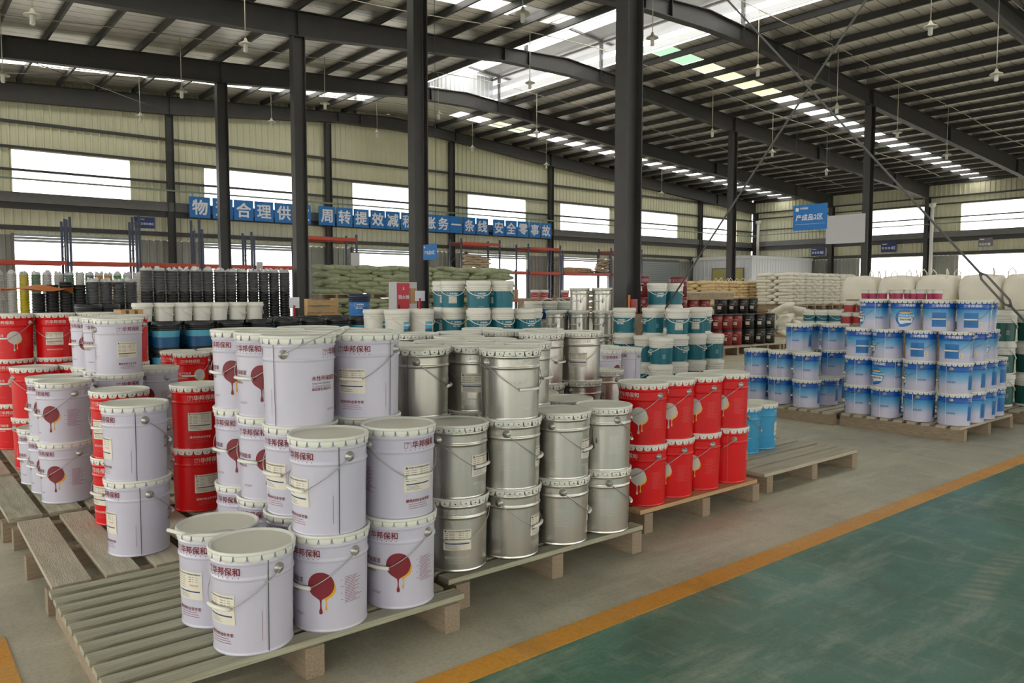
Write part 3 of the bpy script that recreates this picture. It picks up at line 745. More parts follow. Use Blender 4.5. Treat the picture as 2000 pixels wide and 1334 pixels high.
    if motif == 'drop':
        cz = H*.49; ad = 36
        w_.rows(ad, circ_rows(.018, cz-.014, .038), drop[1], .0010, 8); w_.rows(ad, [(cz-.036, .002, .046), (cz-.046, .006, .034), (cz-.056, .014, .024)], drop[1], .0010, 4); w_.rows(ad, drip_rows(.019, cz-.05, cz-.098, .012, .0035, .009), drop[1], .001, 4)
        w_.rows(ad, circ_rows(0, cz, .05, 16), drop[0], .0016, 10); w_.rows(ad, [(cz-.03, -.040, .040), (cz-.044, -.0235, .0215), (cz-.056, -.006, .004), (cz-.064, -.003, .001)], drop[0], .0016, 6); w_.rows(ad, drip_rows(-.001, cz-.05, cz-.112, .014, .0045, .0135), drop[0], .0016, 4)
    else:   # pale double-arch drop of the silver pails
        cz = H*.5; ad = 36; 
        for sg in (-1, 1):
            for i in range(9):
                t0, t1 = PI*i/9, PI*(i+1)/9
                x0, z0 = sg*(.026+.024*math.cos(t0)), cz+.05+.03*math.sin(t0); x1, z1 = sg*(.026+.024*math.cos(t1)), cz+.05+.03*math.sin(t1)
                w_.rows(ad, [(z0, x0-.0012, x0+.0012), (z1-.0005, x1-.0012, x1+.0012)], drop[0], .0012, 1)
        w_.rows(ad, [(cz+.05, -.003, .003), (cz+.02, -.002, .002), (cz-.01, -.006, .006), (cz-.03, -.013, .013), (cz-.045, -.012, .012), (cz-.055, -.002, .002)], drop[0], .0012, 4)
        w_.rows(ad, [(cz+.01, .021, .023), (cz-.008, .016, .028), (cz-.018, .018, .026), (cz-.022, .021, .023)], drop[0], .0012, 3)
    P['drop_print'] = w_.mb.mesh('drop_print')
    w_ = W(); w_.text(slogan, -20, .0, H*.53, .022, c1, .015)
    if motif == 'drop':
        w_.text('Empower Buildings', -20, -.014, H*.53-.021, .0125, 'print_grey' if k == 'white' else c1, .0); w_.text('To Build The Future', -20, -.012, H*.53-.033, .0125, 'print_grey' if k == 'white' else c1, 0.); w_.text('赋能建筑 塑造未来', -20, -.012, H*.53-.045, .0125, c1, .01)
    P['slogan_print'] = w_.mb.mesh('slogan_print'); w_ = W(); w_.lines(-2, -.03, .06, H*.16, H*.19, 2, small, 4); P['maker_print'] = w_.mb.mesh('maker_print')
    w_ = W(); w_.lines(84, -.03, .062, H*.28, H*.56, 17, small, 7); w_.lines(84, -.045, -.034, H*.29, H*.56, 4, small, 8); P['small_print'] = w_.mb.mesh('small_print')
    w_ = W(); w_.text('建筑材料全系专家', 182, -.004, H*.2, .0145, c1, .02); w_.lines(182, -.05, .056, H*.105, H*.175, 3, small, 5); P['company_print'] = w_.mb.mesh('company_print')
    w_ = W()
    lz0, lz1 = H*.3, H*.585
    w_.rect(180, -.064, .066, lz0, lz1, 'paper_cream', .0016, 8)
    w_.rect(180, -.058, -.05, lz1-.013, lz1-.005, 'ink', .002); w_.text('华邦保和', 180, -.035, lz1-.009, .006, 'ink', .02, .002); w_.text('四川华邦保和涂料有限公司', 180, .02, lz1-.009, .0068, 'ink', .02, .002)
    for i in range(6):
        z = lz1-.02-i*.0085; w_.rect(180, -.057, -.042, z-.001, z+.001, 'ink', .002, 1); w_.rect(180, -.037, -.012, z-.0009, z+.0009, 'print_grey', .002, 1)
        if i < 3: w_.rect(180, .006, .02, z-.001, z+.001, 'ink', .002, 1); w_.rect(180, .024, .05, z-.0009, z+.0009, 'print_grey', .002, 1)
    w_.text('检验合格', 180, .03, lz1-.052, .0095, 'ink_red', 0, .002); w_.rect(180, -.056, .056, lz0+.028, lz0+.033, 'ink_navy', .002, 6); w_.lines(180, -.054, .03, lz0+.005, lz0+.025, 4, 'print_grey', 3, .002)
    P['paper_label'] = w_.mb.mesh('paper_label')
    w_ = W(); w_.rect(180+73, -.0016, .0016, .008, H-.035, seam, .0045, 1); P['seam'] = w_.mb.mesh('seam'); w_ = W(); w_.rect(180+64, .0, .0012, H*.13, H*.42, small, .0012, 1); P['batch_print'] = w_.mb.mesh('batch_print')
    return P, H-.008
KINDS = {}
KINDS['white'] = metal_kind('white', .374)
KINDS['red'] = metal_kind('red', .374, body='pail_red', c1='print_pale', drop=('print_lightgrey', 'print_yellow'), small='print_redpale', seam='print_redpale', slogan='水性环保底漆')
KINDS['sky'] = metal_kind('sky', .374, body='pail_sky', c1='print_white', drop=('pail_sky', 'pail_sky'), small='print_white', seam='pail_sky', slogan='水性环保漆')
KINDS['silver'] = metal_kind('silver', .343, body='pail_silver', c1='print_silver', drop=('print_silver_dark', 'print_silver'), small='print_silver', seam='print_silver_dark', slogan='无机涂料', motif='arch')
PARTS = ('logo_print', 'drop_print', 'slogan_print', 'small_print', 'company_print', 'paper_label', 'seam', 'batch_print', 'maker_print')
SEEN = {}
def metal_pail(kind, x, y, z, face, side, label, group):
    P, pitch = KINDS[kind]
    rz = math.atan2(-y, -x)+R(face)
    r_ = root('paint_pail', label, 'pail', (x, y, z), rz, group)
    b = obj('body', P['body'], r_); obj('lid', P['lid'], r_, rz=random.uniform(0, .28))
    for a in (0, PI): obj('handle_ear', P['ear'], r_, rz=a)
    sx = {'U': '_up', 'F': '_flat', 'G': '_flat'}.get(side, '')
    h = obj('handle', P['handle'+sx], r_, rz=PI if side in 'BG' else 0); obj('grip', P['grip'+sx], h); obj('logo_print', P['logo_print'], b, rz=PI)
    for n_ in PARTS:
        if kind == 'sky' and n_ in ('drop_print',): continue
        obj(n_, P[n_], b)
    return pitch
TIER = {1: ['single'], 2: ['bottom', 'top'], 3: ['bottom', 'middle', 'top'], 4: ['bottom', 'second', 'third', 'top'], 5: ['bottom', 'second', 'third', 'fourth', 'top']}
def stacks(kind, rows, place, adj, group, z0=PZ, fn=metal_pail, default=None):
    """rows: {row name: [(x, y, n, {level: (face, side)})]} listed left to right"""
    for rn, lst in rows.items():
        for i, (x, y, n_, spec) in enumerate(lst):
            z = z0
            for lv in range(n_):
                face, side = spec.get(lv, spec.get('*', (default or (-45, 'A'))))
                face += random.uniform(-7, 7)
                lab = '%s, %s tier, %s stack of the %s row, %s' % (adj, TIER[n_][lv], ORD[i+1], rn, place)
                z += fn(kind, x+random.uniform(-.004, .004), y+random.uniform(-.004, .004), z, face, side, lab, group)
A_, B_ = 'A', 'B'
# nearest pallet
stacks('white', {
 'front': [(1.03, 2.755, 1, {0: (130, B_)}), (1.335, 2.755, 2, {0: (-51, A_), 1: (128, B_)}), (1.655, 2.765, 2, {0: (-38, A_), 1: (-148, B_)})],
 'second': [(1.01, 3.06, 1, {0: (122, 'G')}), (1.36, 3.065, 3, {0: (135, B_), 1: (133, B_), 2: (65, 'U')}), (1.685, 3.085, 3, {2: (155, B_), 1: (140, B_)})],
 'third': [(1.36, 3.375, 3, {'*': (-45, A_)}), (1.69, 3.395, 3, {})],
 'rear': [(1.36, 3.685, 3, {'*': (-55, A_)}), (1.69, 3.7, 3, {})]}, 'nearest pallet', 'white paint pail', 'white pails on the nearest pallet')
# second and third left pallets
stacks('white', {'front': [(.965, 4.12, 2, {'*': (112, A_)})]}, 'worn grey pallet', 'white seam-side paint pail', 'white pails on the left pallets')
stacks('red', {'middle': [(1.03, 4.73, 2, {0: (120, B_), 1: (140, B_)}), (1.45, 4.72, 2, {0: (-165, A_), 1: (178, A_)})]}, 'worn grey pallet', 'red paint pail', 'red pails on the left pallets')
stacks('white', {'front': [(.87, 5.43, 2, {'*': (-60, A_)})], 'second': [(.86, 5.74, 2, {'*': (-60, A_)}), (1.25, 5.72, 3, {2: (-158, A_), 1: (20, A_)})],
 'third': [(.84, 6.05, 1, {0: (-50, A_)}), (1.24, 6.03, 3, {'*': (-45, A_)}), (1.56, 6.0, 2, {'*': (-60, B_)})], 'rear': [(1.22, 6.34, 3, {'*': (-50, A_)})]}, 'left white-pail pallet', 'white paint pail', 'white pails on the left pallets')
stacks('red', {'front': [(.87, 6.6, 2, {'*': (-160, B_)}), (1.18, 6.6, 2, {'*': (-40, A_)}), (1.5, 6.58, 3, {'*': (-30, A_)})], 'second': [(.85, 7.52, 3, {'*': (-28, A_)}), (1.15, 7.5, 3, {2: (178, B_), '*': (5, A_)}), (1.46, 7.5, 3, {})]}, 'left red-pail pallet', 'red paint pail', 'red pails on the left pallets')
stacks('red', {'front': [(2.17, 7.2, 2, {'*': (-8, A_)}), (2.49, 7.22, 2, {'*': (-20, A_)})], 'rear': [(2.15, 7.53, 2, {'*': (-15, A_)}), (2.48, 7.54, 2, {})]}, 'mid-left red-pail pallet', 'red paint pail', 'red pails in the left middle distance')
# silver pails
stacks('silver', {
 'front': [(2.08, 2.95, 2, {0: (-178, B_), 1: (-127, B_)}), (2.385, 2.92, 3, {0: (-112, B_), 1: (-92, B_), 2: (45, A_)}), (2.715, 2.91, 2, {0: (-80, B_), 1: (-115, B_)}), (3.025, 2.9, 2, {0: (-75, B_), 1: (-55, B_)})],
 'second': [(2.08, 3.265, 3, {2: (82, A_)}), (2.4, 3.24, 3, {2: (180, 'B')}), (2.73, 3.23, 3, {}), (3.04, 3.21, 2, {})],
 'third': [(2.08, 3.58, 3, {}), (2.41, 3.55, 3, {}), (2.74, 3.54, 3, {}), (3.05, 3.52, 2, {})],
 'rear': [(2.1, 3.9, 3, {}), (2.75, 3.86, 3, {})]}, 'front silver pallet', 'silver metal pail', 'silver pails', default=(70, A_))
stacks('silver', {'front': [(2.75, 4.36, 3, {'*': (150, B_)}), (3.06, 4.3, 3, {})], 'rear': [(2.1, 5.05, 2, {1: (100, 'U')}), (2.75, 4.95, 3, {})]}, 'rear silver pallet', 'silver metal pail', 'silver pails', default=(60, A_))
stacks('silver', {'front': [(3.44, 3.87, 3, {'*': (60, A_)}), (3.77, 3.85, 3, {2: (175, B_), 1: (60, A_)}), (4.38, 4.2, 2, {'*': (-50, B_)})],
 'rear': [(3.46, 4.3, 3, {}), (3.78, 4.25, 3, {}), (3.5, 4.62, 3, {})]}, 'pallet behind the red row', 'silver metal pail', 'silver pails', default=(70, A_))
# red row, sky pails, white pails behind
stacks('red', {'only': [(3.59, 3.115, 2, {'*': (-40, A_)}), (3.87, 3.125, 2, {'*': (-46, A_)}), (4.165, 3.13, 2, {'*': (-48, A_)}), (4.465, 3.13, 2, {0: (118, B_), 1: (-46, A_)})]}, 'light brown pallet', 'red paint pail', 'red pails in the front row')
stacks('sky', {'only': [(5.35, 3.6, 1, {0: (-70, B_)}), (5.62, 3.62, 1, {0: (-95, A_)})]}, 'almost empty pallet', 'sky-blue metal pail', 'sky-blue pails')
stacks('white', {'front': [(5.36, 5.12, 2, {'*': (10, B_)}), (5.66, 5.13, 2, {'*': (150, A_)})], 'second': [(5.35, 5.45, 2, {}), (5.68, 5.45, 2, {})], 'rear': [(5.36, 5.78, 2, {}), (5.7, 5.78, 2, {})]}, 'pallet beyond the red row', 'white paint pail', 'white pails beyond the red row')
# ------------------------------------------------------------ blue gradient pails
def blue_kind():
    H = .308; P, _ = metal_kind('blue', H, body='pail_gradient', c1='print_white', drop=('blue_mid', 'blue_mid'), small='print_grey', seam='print_white', slogan='净味')
    W = lambda: Wrap(H, .139, .1465)
    w_ = W()
    w_.rect(0, -.062, .062, .045, .185, 'blue_mid', .0012, 8)
    for i in range(3):
        for j in range(3): w_.rows(0, circ_rows(-.04+j*.022, .075+i*.022, .006, 6), 'blue_navy', .0018, 2)
    w_.lines(0, -.05, .05, .14, .175, 4, 'blue_navy', 3, .0018)
    w_.rect(0, .068, .1, .05, .1, 'paper_cream', .0012, 4); w_.lines(0, .072, .098, .053, .095, 6, 'ink', 9, .0018)
    P['info_panel'] = w_.mb.mesh('info_panel')
    w_ = W()
    # far side: splash circle with the product name
    w_.rows(180, circ_rows(-.01, .125, .086, 16), 'blue_mid', .0010, 12); w_.rows(180, circ_rows(.0, .115, .068, 16), 'print_white', .0014, 12)
    w_.rect(180, -.062, .072, .128, .168, 'blue_band' if False else 'pail_sky', .0018, 8); w_.rect(180, -.056, .06, .172, .182, 'gold', .0018, 8)
    w_.text('ODOUR-LESS', 180, .006, .148, .024, 'print_white', .03, .0022); w_.text('净味抗甲醛', 180, .0, .105, .021, 'sign_navy', .02, .0022)
    w_.rows(180, [(.075, -.01, .06), (.06, -.05, .05), (.045, -.062, .03), (.032, -.05, -.02)], 'blue_mid', .002, 6)
    w_.rect(90, -.026, .026, .055, .058, 'ink'); 
    P['splash_print'] = w_.mb.mesh('splash_print')
    w_ = W(); w_.lines(90, -.02, .02, .055, .06, 1, 'ink', 2); w_.text('无机涂料', 270, 0, .12, .02, 'blue_navy', .02); P['side_print'] = w_.mb.mesh('side_print')
    return P, H-.008
KINDS['blue'] = blue_kind()
def blue_pail(kind, x, y, z, face, side, label, group):
    P, pitch = KINDS['blue']
    r_ = root('blue_pail', label, 'pail', (x, y, z), math.atan2(-y, -x)+R(face), group)
    b = obj('body', P['body'], r_); obj('lid', P['lid'], r_, rz=random.uniform(0, .28))
    for a in (0, PI): obj('handle_ear', P['ear'], r_, rz=a)
    h = obj('handle', P['handle'], r_, rz=0 if side == 'A' else PI); obj('grip', P['grip'], h); obj('logo_print', P['logo_print'], b, rz=PI)
    for n_ in ('logo_print', 'info_panel', 'splash_print', 'side_print', 'seam'): obj(n_, P[n_], b)
    return pitch
Q = (90, B_)
stacks('blue', {'left-facing': [(8.07, 4.0-.02, 3, {2: (0, A_), '*': Q}), (8.04, 3.68, 3, {1: (135, B_), 2: (92, B_), '*': Q}), (8.05, 3.36, 3, {2: (-15, A_), '*': Q}), (8.07, 3.04, 3, {2: (-10, A_), '*': (82, B_)})],
 'right-facing': [(8.39, 3.03, 3, {2: (-20, A_), '*': (75, B_)}), (8.7, 3.04, 3, {2: (175, B_), '*': (70, B_)}), (9.02, 3.06, 2, {'*': (60, B_)})]}, 'tall blue block', 'blue metal pail', 'blue pails of the tall block', fn=blue_pail)
stacks('blue', {'topmost': [(8.12, 3.86, 1, {0: (100, B_)}), (8.1, 3.54, 1, {0: (-178, B_)}), (8.1, 3.22, 1, {0: (0, A_)}), (8.16, 2.98+.02, 1, {0: (-12, A_)}) if False else (8.13, 2.92, 1, {0: (-12, A_)}), (8.45, 2.98, 1, {0: (5, A_)})]}, 'tall blue block', 'blue metal pail', 'blue pails of the tall block', z0=PZ+.9, fn=blue_pail)
stacks('blue', {'left-facing': [(8.1, 5.25, 2, {'*': (80, B_)}), (8.09, 4.92, 2, {'*': (82, B_)}), (8.05, 4.58, 2, {'*': (85, B_)})], 'inner': [(8.42, 4.9, 3, {'*': (80, B_)}), (8.4, 4.55, 1, {0: (80, B_)}), (8.72, 4.62, 3, {'*': (75, B_)}), (8.74, 4.95, 3, {})]}, 'lower blue block', 'blue metal pail', 'blue pails of the lower block', default=(85, B_), fn=blue_pail)

# ------------------------------------------------------------ plastic pails with coloured wraps
def plastic_kind(H=.362, rb=.134, rtop=.149, wrap='teal', z0=.028, z1=.232, body='plastic_white', lidm='plastic_white', handle='plastic_white', logo=True, band2=None, hr=.0055, n=32, patch=None):
    P = {}
    rr = lambda z: rb+(rtop-rb)*z/H
    mb = MB(); zc = H*.68
    prof = [(.001, .006), (rb-.012, .006), (rb-.008, 0), (rb, .004), (rr(.01), .01), (rr(.02), .02), (rr(zc-.02), zc-.02), (rr(zc-.006), zc-.006), (rr(zc), zc)]
    for z in (zc+.004, zc+.03, zc+.056): prof += [(rr(z), z), (rr(z)+.006, z+.003), (rr(z)+.006, z+.007), (rr(z), z+.01)]
    prof += [(rr(H-.05), H-.045)]
    mb.lathe(prof, n, body); P['body'] = mb.mesh('body')
    mb = MB(); r = rtop+.008
    mb.lathe([(rr(H-.05), H-.05), (r-.001, H-.05), (r, H-.046), (r, H-.022), (r-.004, H-.019), (r-.004, H-.004), (r-.007, H), (r-.02, H), (r-.024, H-.009), (.001, H-.009)], n, lidm); P['lid'] = mb.mesh('lid')
    w_ = Wrap(H, rb, rtop)
    if wrap:
        for k in range(24): w_.rect(k*15, 0, 2*PI*rr((z0+z1)/2)/24*.999, z0, z1, wrap, .0012, 2)
        if band2:
            for k in range(24): w_.rect(k*15, 0, 2*PI*rr(z1)/24, band2[1], band2[2], band2[0], .0014, 2)
        if logo:
            for a0 in (0, 180):
                w_.text('华邦保和', a0, .012, z1-.03, .026, 'print_white', .03, .0018); x0 = -.062
                w_.rect(a0, x0-.012, x0+.012, z1-.02, z1-.018, 'print_white', .0018); w_.rect(a0, x0-.012, x0-.010, z1-.042, z1-.02, 'print_white', .0018); w_.rect(a0, x0+.002, x0+.004, z1-.042, z1-.03, 'print_white', .0018)
                for i in range(7): w_.rect(a0, -.05+i*.017, -.042+i*.017, z1-.056, z1-.053, 'print_white', .0018, 1)
            w_.rect(0, -.05, -.012, z1-.086, z1-.076, 'print_white', .0018); w_.rect(0, .0, .045, z1-.086, z1-.076, 'print_white', .0018); w_.lines(0, -.03, .04, z0+.01, z0+.02, 1, 'print_white', 2, .0018)
            w_.rect(180, -.05, .052, z0+.055, z1-.07, 'paper_cream', .0018, 6); w_.lines(180, -.045, .045, z0+.08, z1-.076, 5, 'print_grey', 2, .0022); w_.rect(180, -.045, .045, z0+.066, z0+.07, 'sign_navy', .0022)
            w_.lines(95, -.04, .03, z0+.07, z0+.125, 6, 'print_white', 4, .0018)
    if patch:
        w_.rect(0, -.055, .055, z0+.02, z1-.015, patch[0], .0014, 6); w_.rect(0, -.055, .055, z0+.02, z0+.1, patch[1], .0018, 6)
        for i in range(3): w_.rows(0, circ_rows(-.03+i*.03, z0+.06, .007, 6), 'print_white', .0022, 2)
        w_.text('华邦保和', 0, 0, z1-.05, .02, 'print_white', .02, .0022)
    P['wrap'] = w_.mb.mesh('wrap_label') if w_.mb.v else None
    q = zc+.045; rg = rr(q)+.012; zg = q-.12
    pts = []
    for a in range(-90, 91, 10):
        t = abs(a)/90; z = zg+(q-zg)*t**2; pts.append(((rr(z)+.013)*math.cos(R(a)), (rr(z)+.013)*math.sin(R(a)), z))
    mb = MB(); mb.tube(pts, hr, 6, handle); P['handle'] = mb.mesh('handle')
    mb = MB(); k0 = len(pts)//2; mb.tube(pts[k0-2:k0+3], hr*1.6, 6, handle); P['grip'] = mb.mesh('grip')
    return P, H-.008
KINDS['teal'] = plastic_kind()
KINDS['green'] = plastic_kind(wrap='teal_deep')
KINDS['plainwhite'] = plastic_kind(wrap=None, patch=('cyan_band', 'blue_band'))
KINDS['blackcyan'] = plastic_kind(H=.318, rb=.14, rtop=.152, wrap='blue_band', z0=.02, z1=.214, body='black_plastic', lidm='black_plastic', handle='wire', logo=False, band2=('cyan_band', .14, .214), hr=.002)
KINDS['navyblue'] = plastic_kind(H=.33, wrap='sign_blue', z0=.03, z1=.215, body='navy_plastic', lidm='navy_plastic', handle='wire', hr=.002)
KINDS['smallwhite'] = plastic_kind(H=.225, rb=.098, rtop=.112, wrap=None, n=24, hr=.0035, patch=None)
KINDS['smallblue'] = plastic_kind(H=.225, rb=.098, rtop=.112, wrap=None, z0=.0, z1=.15, n=24, hr=.0035, patch=('blue_band', 'blue_band'))
KINDS['cyanwhite'] = plastic_kind(H=.33, wrap='blue_band', z0=.03, z1=.2, logo=False, band2=('cyan_band', .15, .2))
KINDS['pinksmall'] = plastic_kind(H=.15, rb=.062, rtop=.072, wrap='pink', z0=.012, z1=.1, n=16, hr=.002, logo=False)
KINDS['redsmall'] = plastic_kind(H=.2, rb=.085, rtop=.098, wrap='crimson_small', z0=.02, z1=.135, n=16, hr=.0025, logo=False)
KINDS['tealsmall'] = plastic_kind(H=.24, rb=.1, rtop=.115, wrap='teal', z0=.05, z1=.15, n=20, hr=.003, logo=False)
def plastic_pail(kind, x, y, z, face, side, label, group):
    P, pitch = KINDS[kind]
    r_ = root('plastic_pail', label, 'pail', (x, y, z), math.atan2(-y, -x)+R(face), group)
    b = obj('body', P['body'], r_); obj('lid', P['lid'], r_)
    if P['wrap']: obj('wrap_label', P['wrap'], b)
    h = obj('handle', P['handle'], r_, rz=0 if side == 'A' else PI); obj('grip', P['grip'], h)
    if side == 'U': h.rotation_euler = (0, R(-150), 0); h.location = (0, 0, .42) if kind != 'smallwhite' else (0, 0, .27)
    return pitch
def pstacks(kind, rows, place, adj, group, z0=PZ, default=(0, A_)): stacks(kind, rows, place, adj, group, z0, plastic_pail, default)
# teal block left of the silver far stack
pallet(5.5, 7.3, 7.4, 8.7, 'x', 'pallet under the central teal pail block', 8, UNIT)
pstacks('teal', {'front': [(5.75, 7.66, 4, {3: (8, A_), 2: (20, A_)}), (6.06, 7.58, 4, {3: (110, A_), 2: (35, A_)}), (6.4, 7.56, 3, {2: (40, A_)})],
 'rear': [(5.62, 8.02, 4, {3: (178, B_), 2: (25, A_)}), (5.72, 8.36, 4, {3: (178, B_)}), (6.1, 7.92, 4, {}), (6.72, 7.8, 3, {})]}, 'central teal block', 'teal-wrapped plastic pail', 'teal pails of the central block', default=(175, B_))
pallet(4.5, 5.45, 7.9, 9.0, 'x', 'pallet under the plain white pails', 7, UNIT)
pstacks('plainwhite', {'front': [(4.86, 8.12, 3, {'*': (60, A_)}), (5.1, 8.45, 3, {'*': (40, A_)}), (5.2, 8.1, 3, {'*': (45, A_)})], 'rear': [(4.78, 8.5, 3, {}), (5.43, 8.5, 3, {})]}, 'by the teal block', 'plain white pail', 'white plastic pails', default=(60, A_))
# teal block behind the red row
pallet(7.4, 10.0, 6.1, 8.1, 'x', 'wide pallet under the stepped teal pail pyramid', 10, UNIT)
pstacks('teal', {'front': [(7.72, 6.66, 2, {'*': (-60, A_)}), (7.62, 6.32, 2, {1: (-70, A_), 0: (0, A_)}), (8.1, 6.45, 3, {2: (-178, B_), '*': (60, A_)}), (8.5, 6.47, 3, {2: (178, B_), '*': (80, A_)}), (8.83, 6.42, 2, {'*': (-60, A_)})],
 'second': [(7.85, 7.15, 3, {2: (-20, A_)}), (8.15, 6.9, 3, {2: (-65, A_)}), (9.08, 6.8, 3, {})],
 'rear': [(9.38, 7.87, 4, {3: (20, A_)}), (9.76, 7.86, 4, {3: (95, A_)})]}, 'stepped teal pyramid', 'teal-wrapped plastic pail', 'teal pails of the stepped pyramid', default=(70, A_))
pstacks('green', {'front': [(9.78, 3.22, 3, {'*': (-60, B_)}), (10.05, 3.0, 3, {'*': (80, A_)}), (10.4, 2.95, 3, {})], 'rear': [(9.8, 3.56, 3, {}), (10.12, 3.34, 3, {})]}, 'right edge', 'deep green wrapped pail', 'green pails at the right edge', z0=PZ, default=(60, A_))
# far silver stack
pallet(7.4, 8.6, 7.62+.5, 8.75, 'x', 'pallet under the far silver stacks', 6, UNIT)
stacks('silver', {'front': [(7.62, 8.28, 3, {}), (7.86, 8.04, 3, {}), (8.1, 7.8, 3, {})], 'rear': [(7.9, 8.52, 3, {}), (8.12, 8.3, 4, {}), (8.36, 8.06, 4, {})]}, 'far silver block', 'silver metal pail', 'far silver pails', default=(-30, A_))
pallet(8.1, 9.5, 9.3, 10.2, 'x', 'pallet under the cyan and white buckets', 6, UNIT)
pstacks('cyanwhite', {'only': [(8.35, 9.62, 3, {}), (8.67, 9.6, 3, {2: (0, 'U')}), (9.0, 9.6, 3, {2: (20, 'U')}), (9.32, 9.62, 3, {})]}, 'behind far silver', 'cyan-wrapped white bucket', 'cyan and white buckets', z0=.3, default=(0, A_))
# black-lidded cyan pails with small white buckets on top
for i in range(3): pallet(2.0+1.35*i, 3.3+1.35*i, 9.4, 10.7, 'x', '%s pallet from left under the black-lidded pails' % ORD[i+1], 6, UNIT)
fx = [2.24, 2.6, 2.98, 3.36, 3.72, 4.08, 4.44, 4.8, 5.16, 5.52]
pstacks('blackcyan', {'front': [(x, 9.58, 3, {}) for x in fx], 'second': [(x+.05, 9.92, 3, {}) for x in fx], 'third': [(x+.02, 10.26, 3, {}) for x in fx], 'rear': [(x+.06, 10.6, 3, {}) for x in fx]}, 'left middle distance', 'black-lidded cyan pail', 'black-lidded cyan pails', default=(0, A_))
zt3 = PZ+3*.31
for i, x in enumerate((2.47, 2.66, 2.88, 3.1, 3.31, 3.54, 3.76)):
    k = 'smallblue' if i in (4, 6) else 'smallwhite'
    plastic_pail(k, x if i else 2.42, 9.84, zt3, (120 if k == 'smallblue' else 60), 'A', '%s, %s from left on the black-lidded pails' % ('small white bucket with blue patch' if k == 'smallblue' else 'small plain white bucket', ORD[i+1]), 'small white buckets')
plastic_pail('navyblue', 5.16, 9.62, zt3, 0, 'A', 'bright blue pail with navy lid standing alone on the black lids', 'lone blue pail')
plastic_pail('blackcyan', 1.95+.1, 10.9, 0+.95, 20, 'A', 'black pail with cyan patch on crates behind the left white stack', None)
mb = MB(); mb.box(-.35, .35, -.25, .25, 0, .95, 'wood_block'); thing('wooden_crate', mb, 'low timber crate carrying the two cyan-patched black pails', 'crate', (2.0, 10.9+.05, 0))
plastic_pail('blackcyan', 2.3-.02, 11.0+.02, .95, 40, 'A', 'second black pail with cyan patch beside a stacked pallet end', None)
# ------------------------------------------------------------ nested bucket towers
def tower_mesh(mt, r=.14, n=14):
    mb = MB(); mb.lathe([(r*.93, -.05), (r*.97, 0), (r, .012), (r+.006, .016), (r+.006, .042), (r, .048), (r*.97, .05), (.002, .05)], n, mt); return mb.mesh('bucket')
TM = {k: tower_mesh(k) for k in ('black_plastic', 'tower_grey', 'tower_yellow', 'tower_green', 'tower_orange', 'tower_lime', 'tower_white')}
def film_top(seed, r=.135, h=.5):
    rn = random.Random(seed); mb = MB(); n = 14; b = 0
    rows = []
    for k, (z, q) in enumerate(((0, 1.), (.02, 1.05), (.05, .8), (.04, .3))):
        for i in range(n):
            a = 2*PI*i/n; rq = r*q*rn.uniform(.75, 1.15); mb.v.append((rq*math.cos(a), rq*math.sin(a), z*rn.uniform(0, 2.6)))
    for k in range(3):
        for i in range(n): j = (i+1) % n; mb.face([k*n+i, k*n+j, (k+1)*n+j, (k+1)*n+i], 'film', False)
    return mb.mesh('film_tuft')
FT = [film_top(i) for i in range(4)]
def sleeve(seed, r=.148, h=.55):
    rn = random.Random(seed); mb = MB(); n = 16; m_ = 8
    for k in range(m_+1):
        for i in range(n):
            a = 2*PI*i/n; q = r+rn.uniform(-.002, .006); mb.v.append((q*math.cos(a), q*math.sin(a), -h+h*k/m_+(rn.uniform(-.04, .04) if k == 0 else 0)))
    for k in range(m_):
        for i in range(n): j = (i+1) % n; mb.face([k*n+i, k*n+j, (k+1)*n+j, (k+1)*n+i], 'film_clear', True)
    return mb.mesh('film_sleeve')
def film_clear():
    m = bpy.data.materials.new('film_clear'); m.use_nodes = True; nt = m.node_tree; p = nt.nodes['Principled BSDF']
    out = [n for n in nt.nodes if n.type == 'OUTPUT_MATERIAL'][0]
    p.inputs['Base Color'].default_value = (.7, .72, .75, 1); p.inputs['Roughness'].default_value = .3; p.inputs['Specular IOR Level'].default_value = .3
    t = nt.nodes.new('ShaderNodeBsdfTransparent'); mx = nt.nodes.new('ShaderNodeMixShader'); mx.inputs[0].default_value = .09
    nt.links.new(t.outputs[0], mx.inputs[1]); nt.links.new(p.outputs[0], mx.inputs[2]); nt.links.new(mx.outputs[0], out.inputs[0]); MATS['film_clear'] = m
film_clear()
SLV = [sleeve(i) for i in range(3)]
def tower(x, y, z0, n, mt, label, group, film=True, k=1.):
    r_ = root('bucket_tower', label, 'buckets', (x, y, z0), group=group); dz = .072; r_.scale = (k, k, 1)
    for i in range(n): obj('bucket', TM[mt], r_, (random.uniform(-.004, .004), random.uniform(-.004, .004), .05+dz*i))
    if film: obj('film_tuft', random.choice(FT), r_, (0, 0, .05+dz*n-.02), random.uniform(0, 6)); obj('film_sleeve', random.choice(SLV), r_, (0, 0, .05+dz*n-.015))
def plinth(x0, x1, y0, y1, z, label, mt='wood_block'):
    mb = MB()
    mb.box(x0, x1, y0, y1, z-.03, z, mt)
    for x in (x0+.06, (x0+x1)/2, x1-.06): mb.box(x-.05, x+.05, y0, y1, 0, z-.03, mt)
    thing('timber_pallet', mb, label, 'pallet', group='timber pallets')
plinth(5.1, 9.4, 20.8, 21.25, .14, 'long low pallet under the tall black bucket towers')
for i, x in enumerate([5.28+.303*q for q in range(13)]):
    tower(x, 21+random.uniform(-.02, .02), .14, 25, 'black_plastic', 'tall nested tower of black buckets in clear film, %s from left' % ORD[i+1], 'tall black bucket towers')
plinth(2.8, 5.4, 21.8, 22.2, .14, 'pallet under the shorter black bucket towers at left')
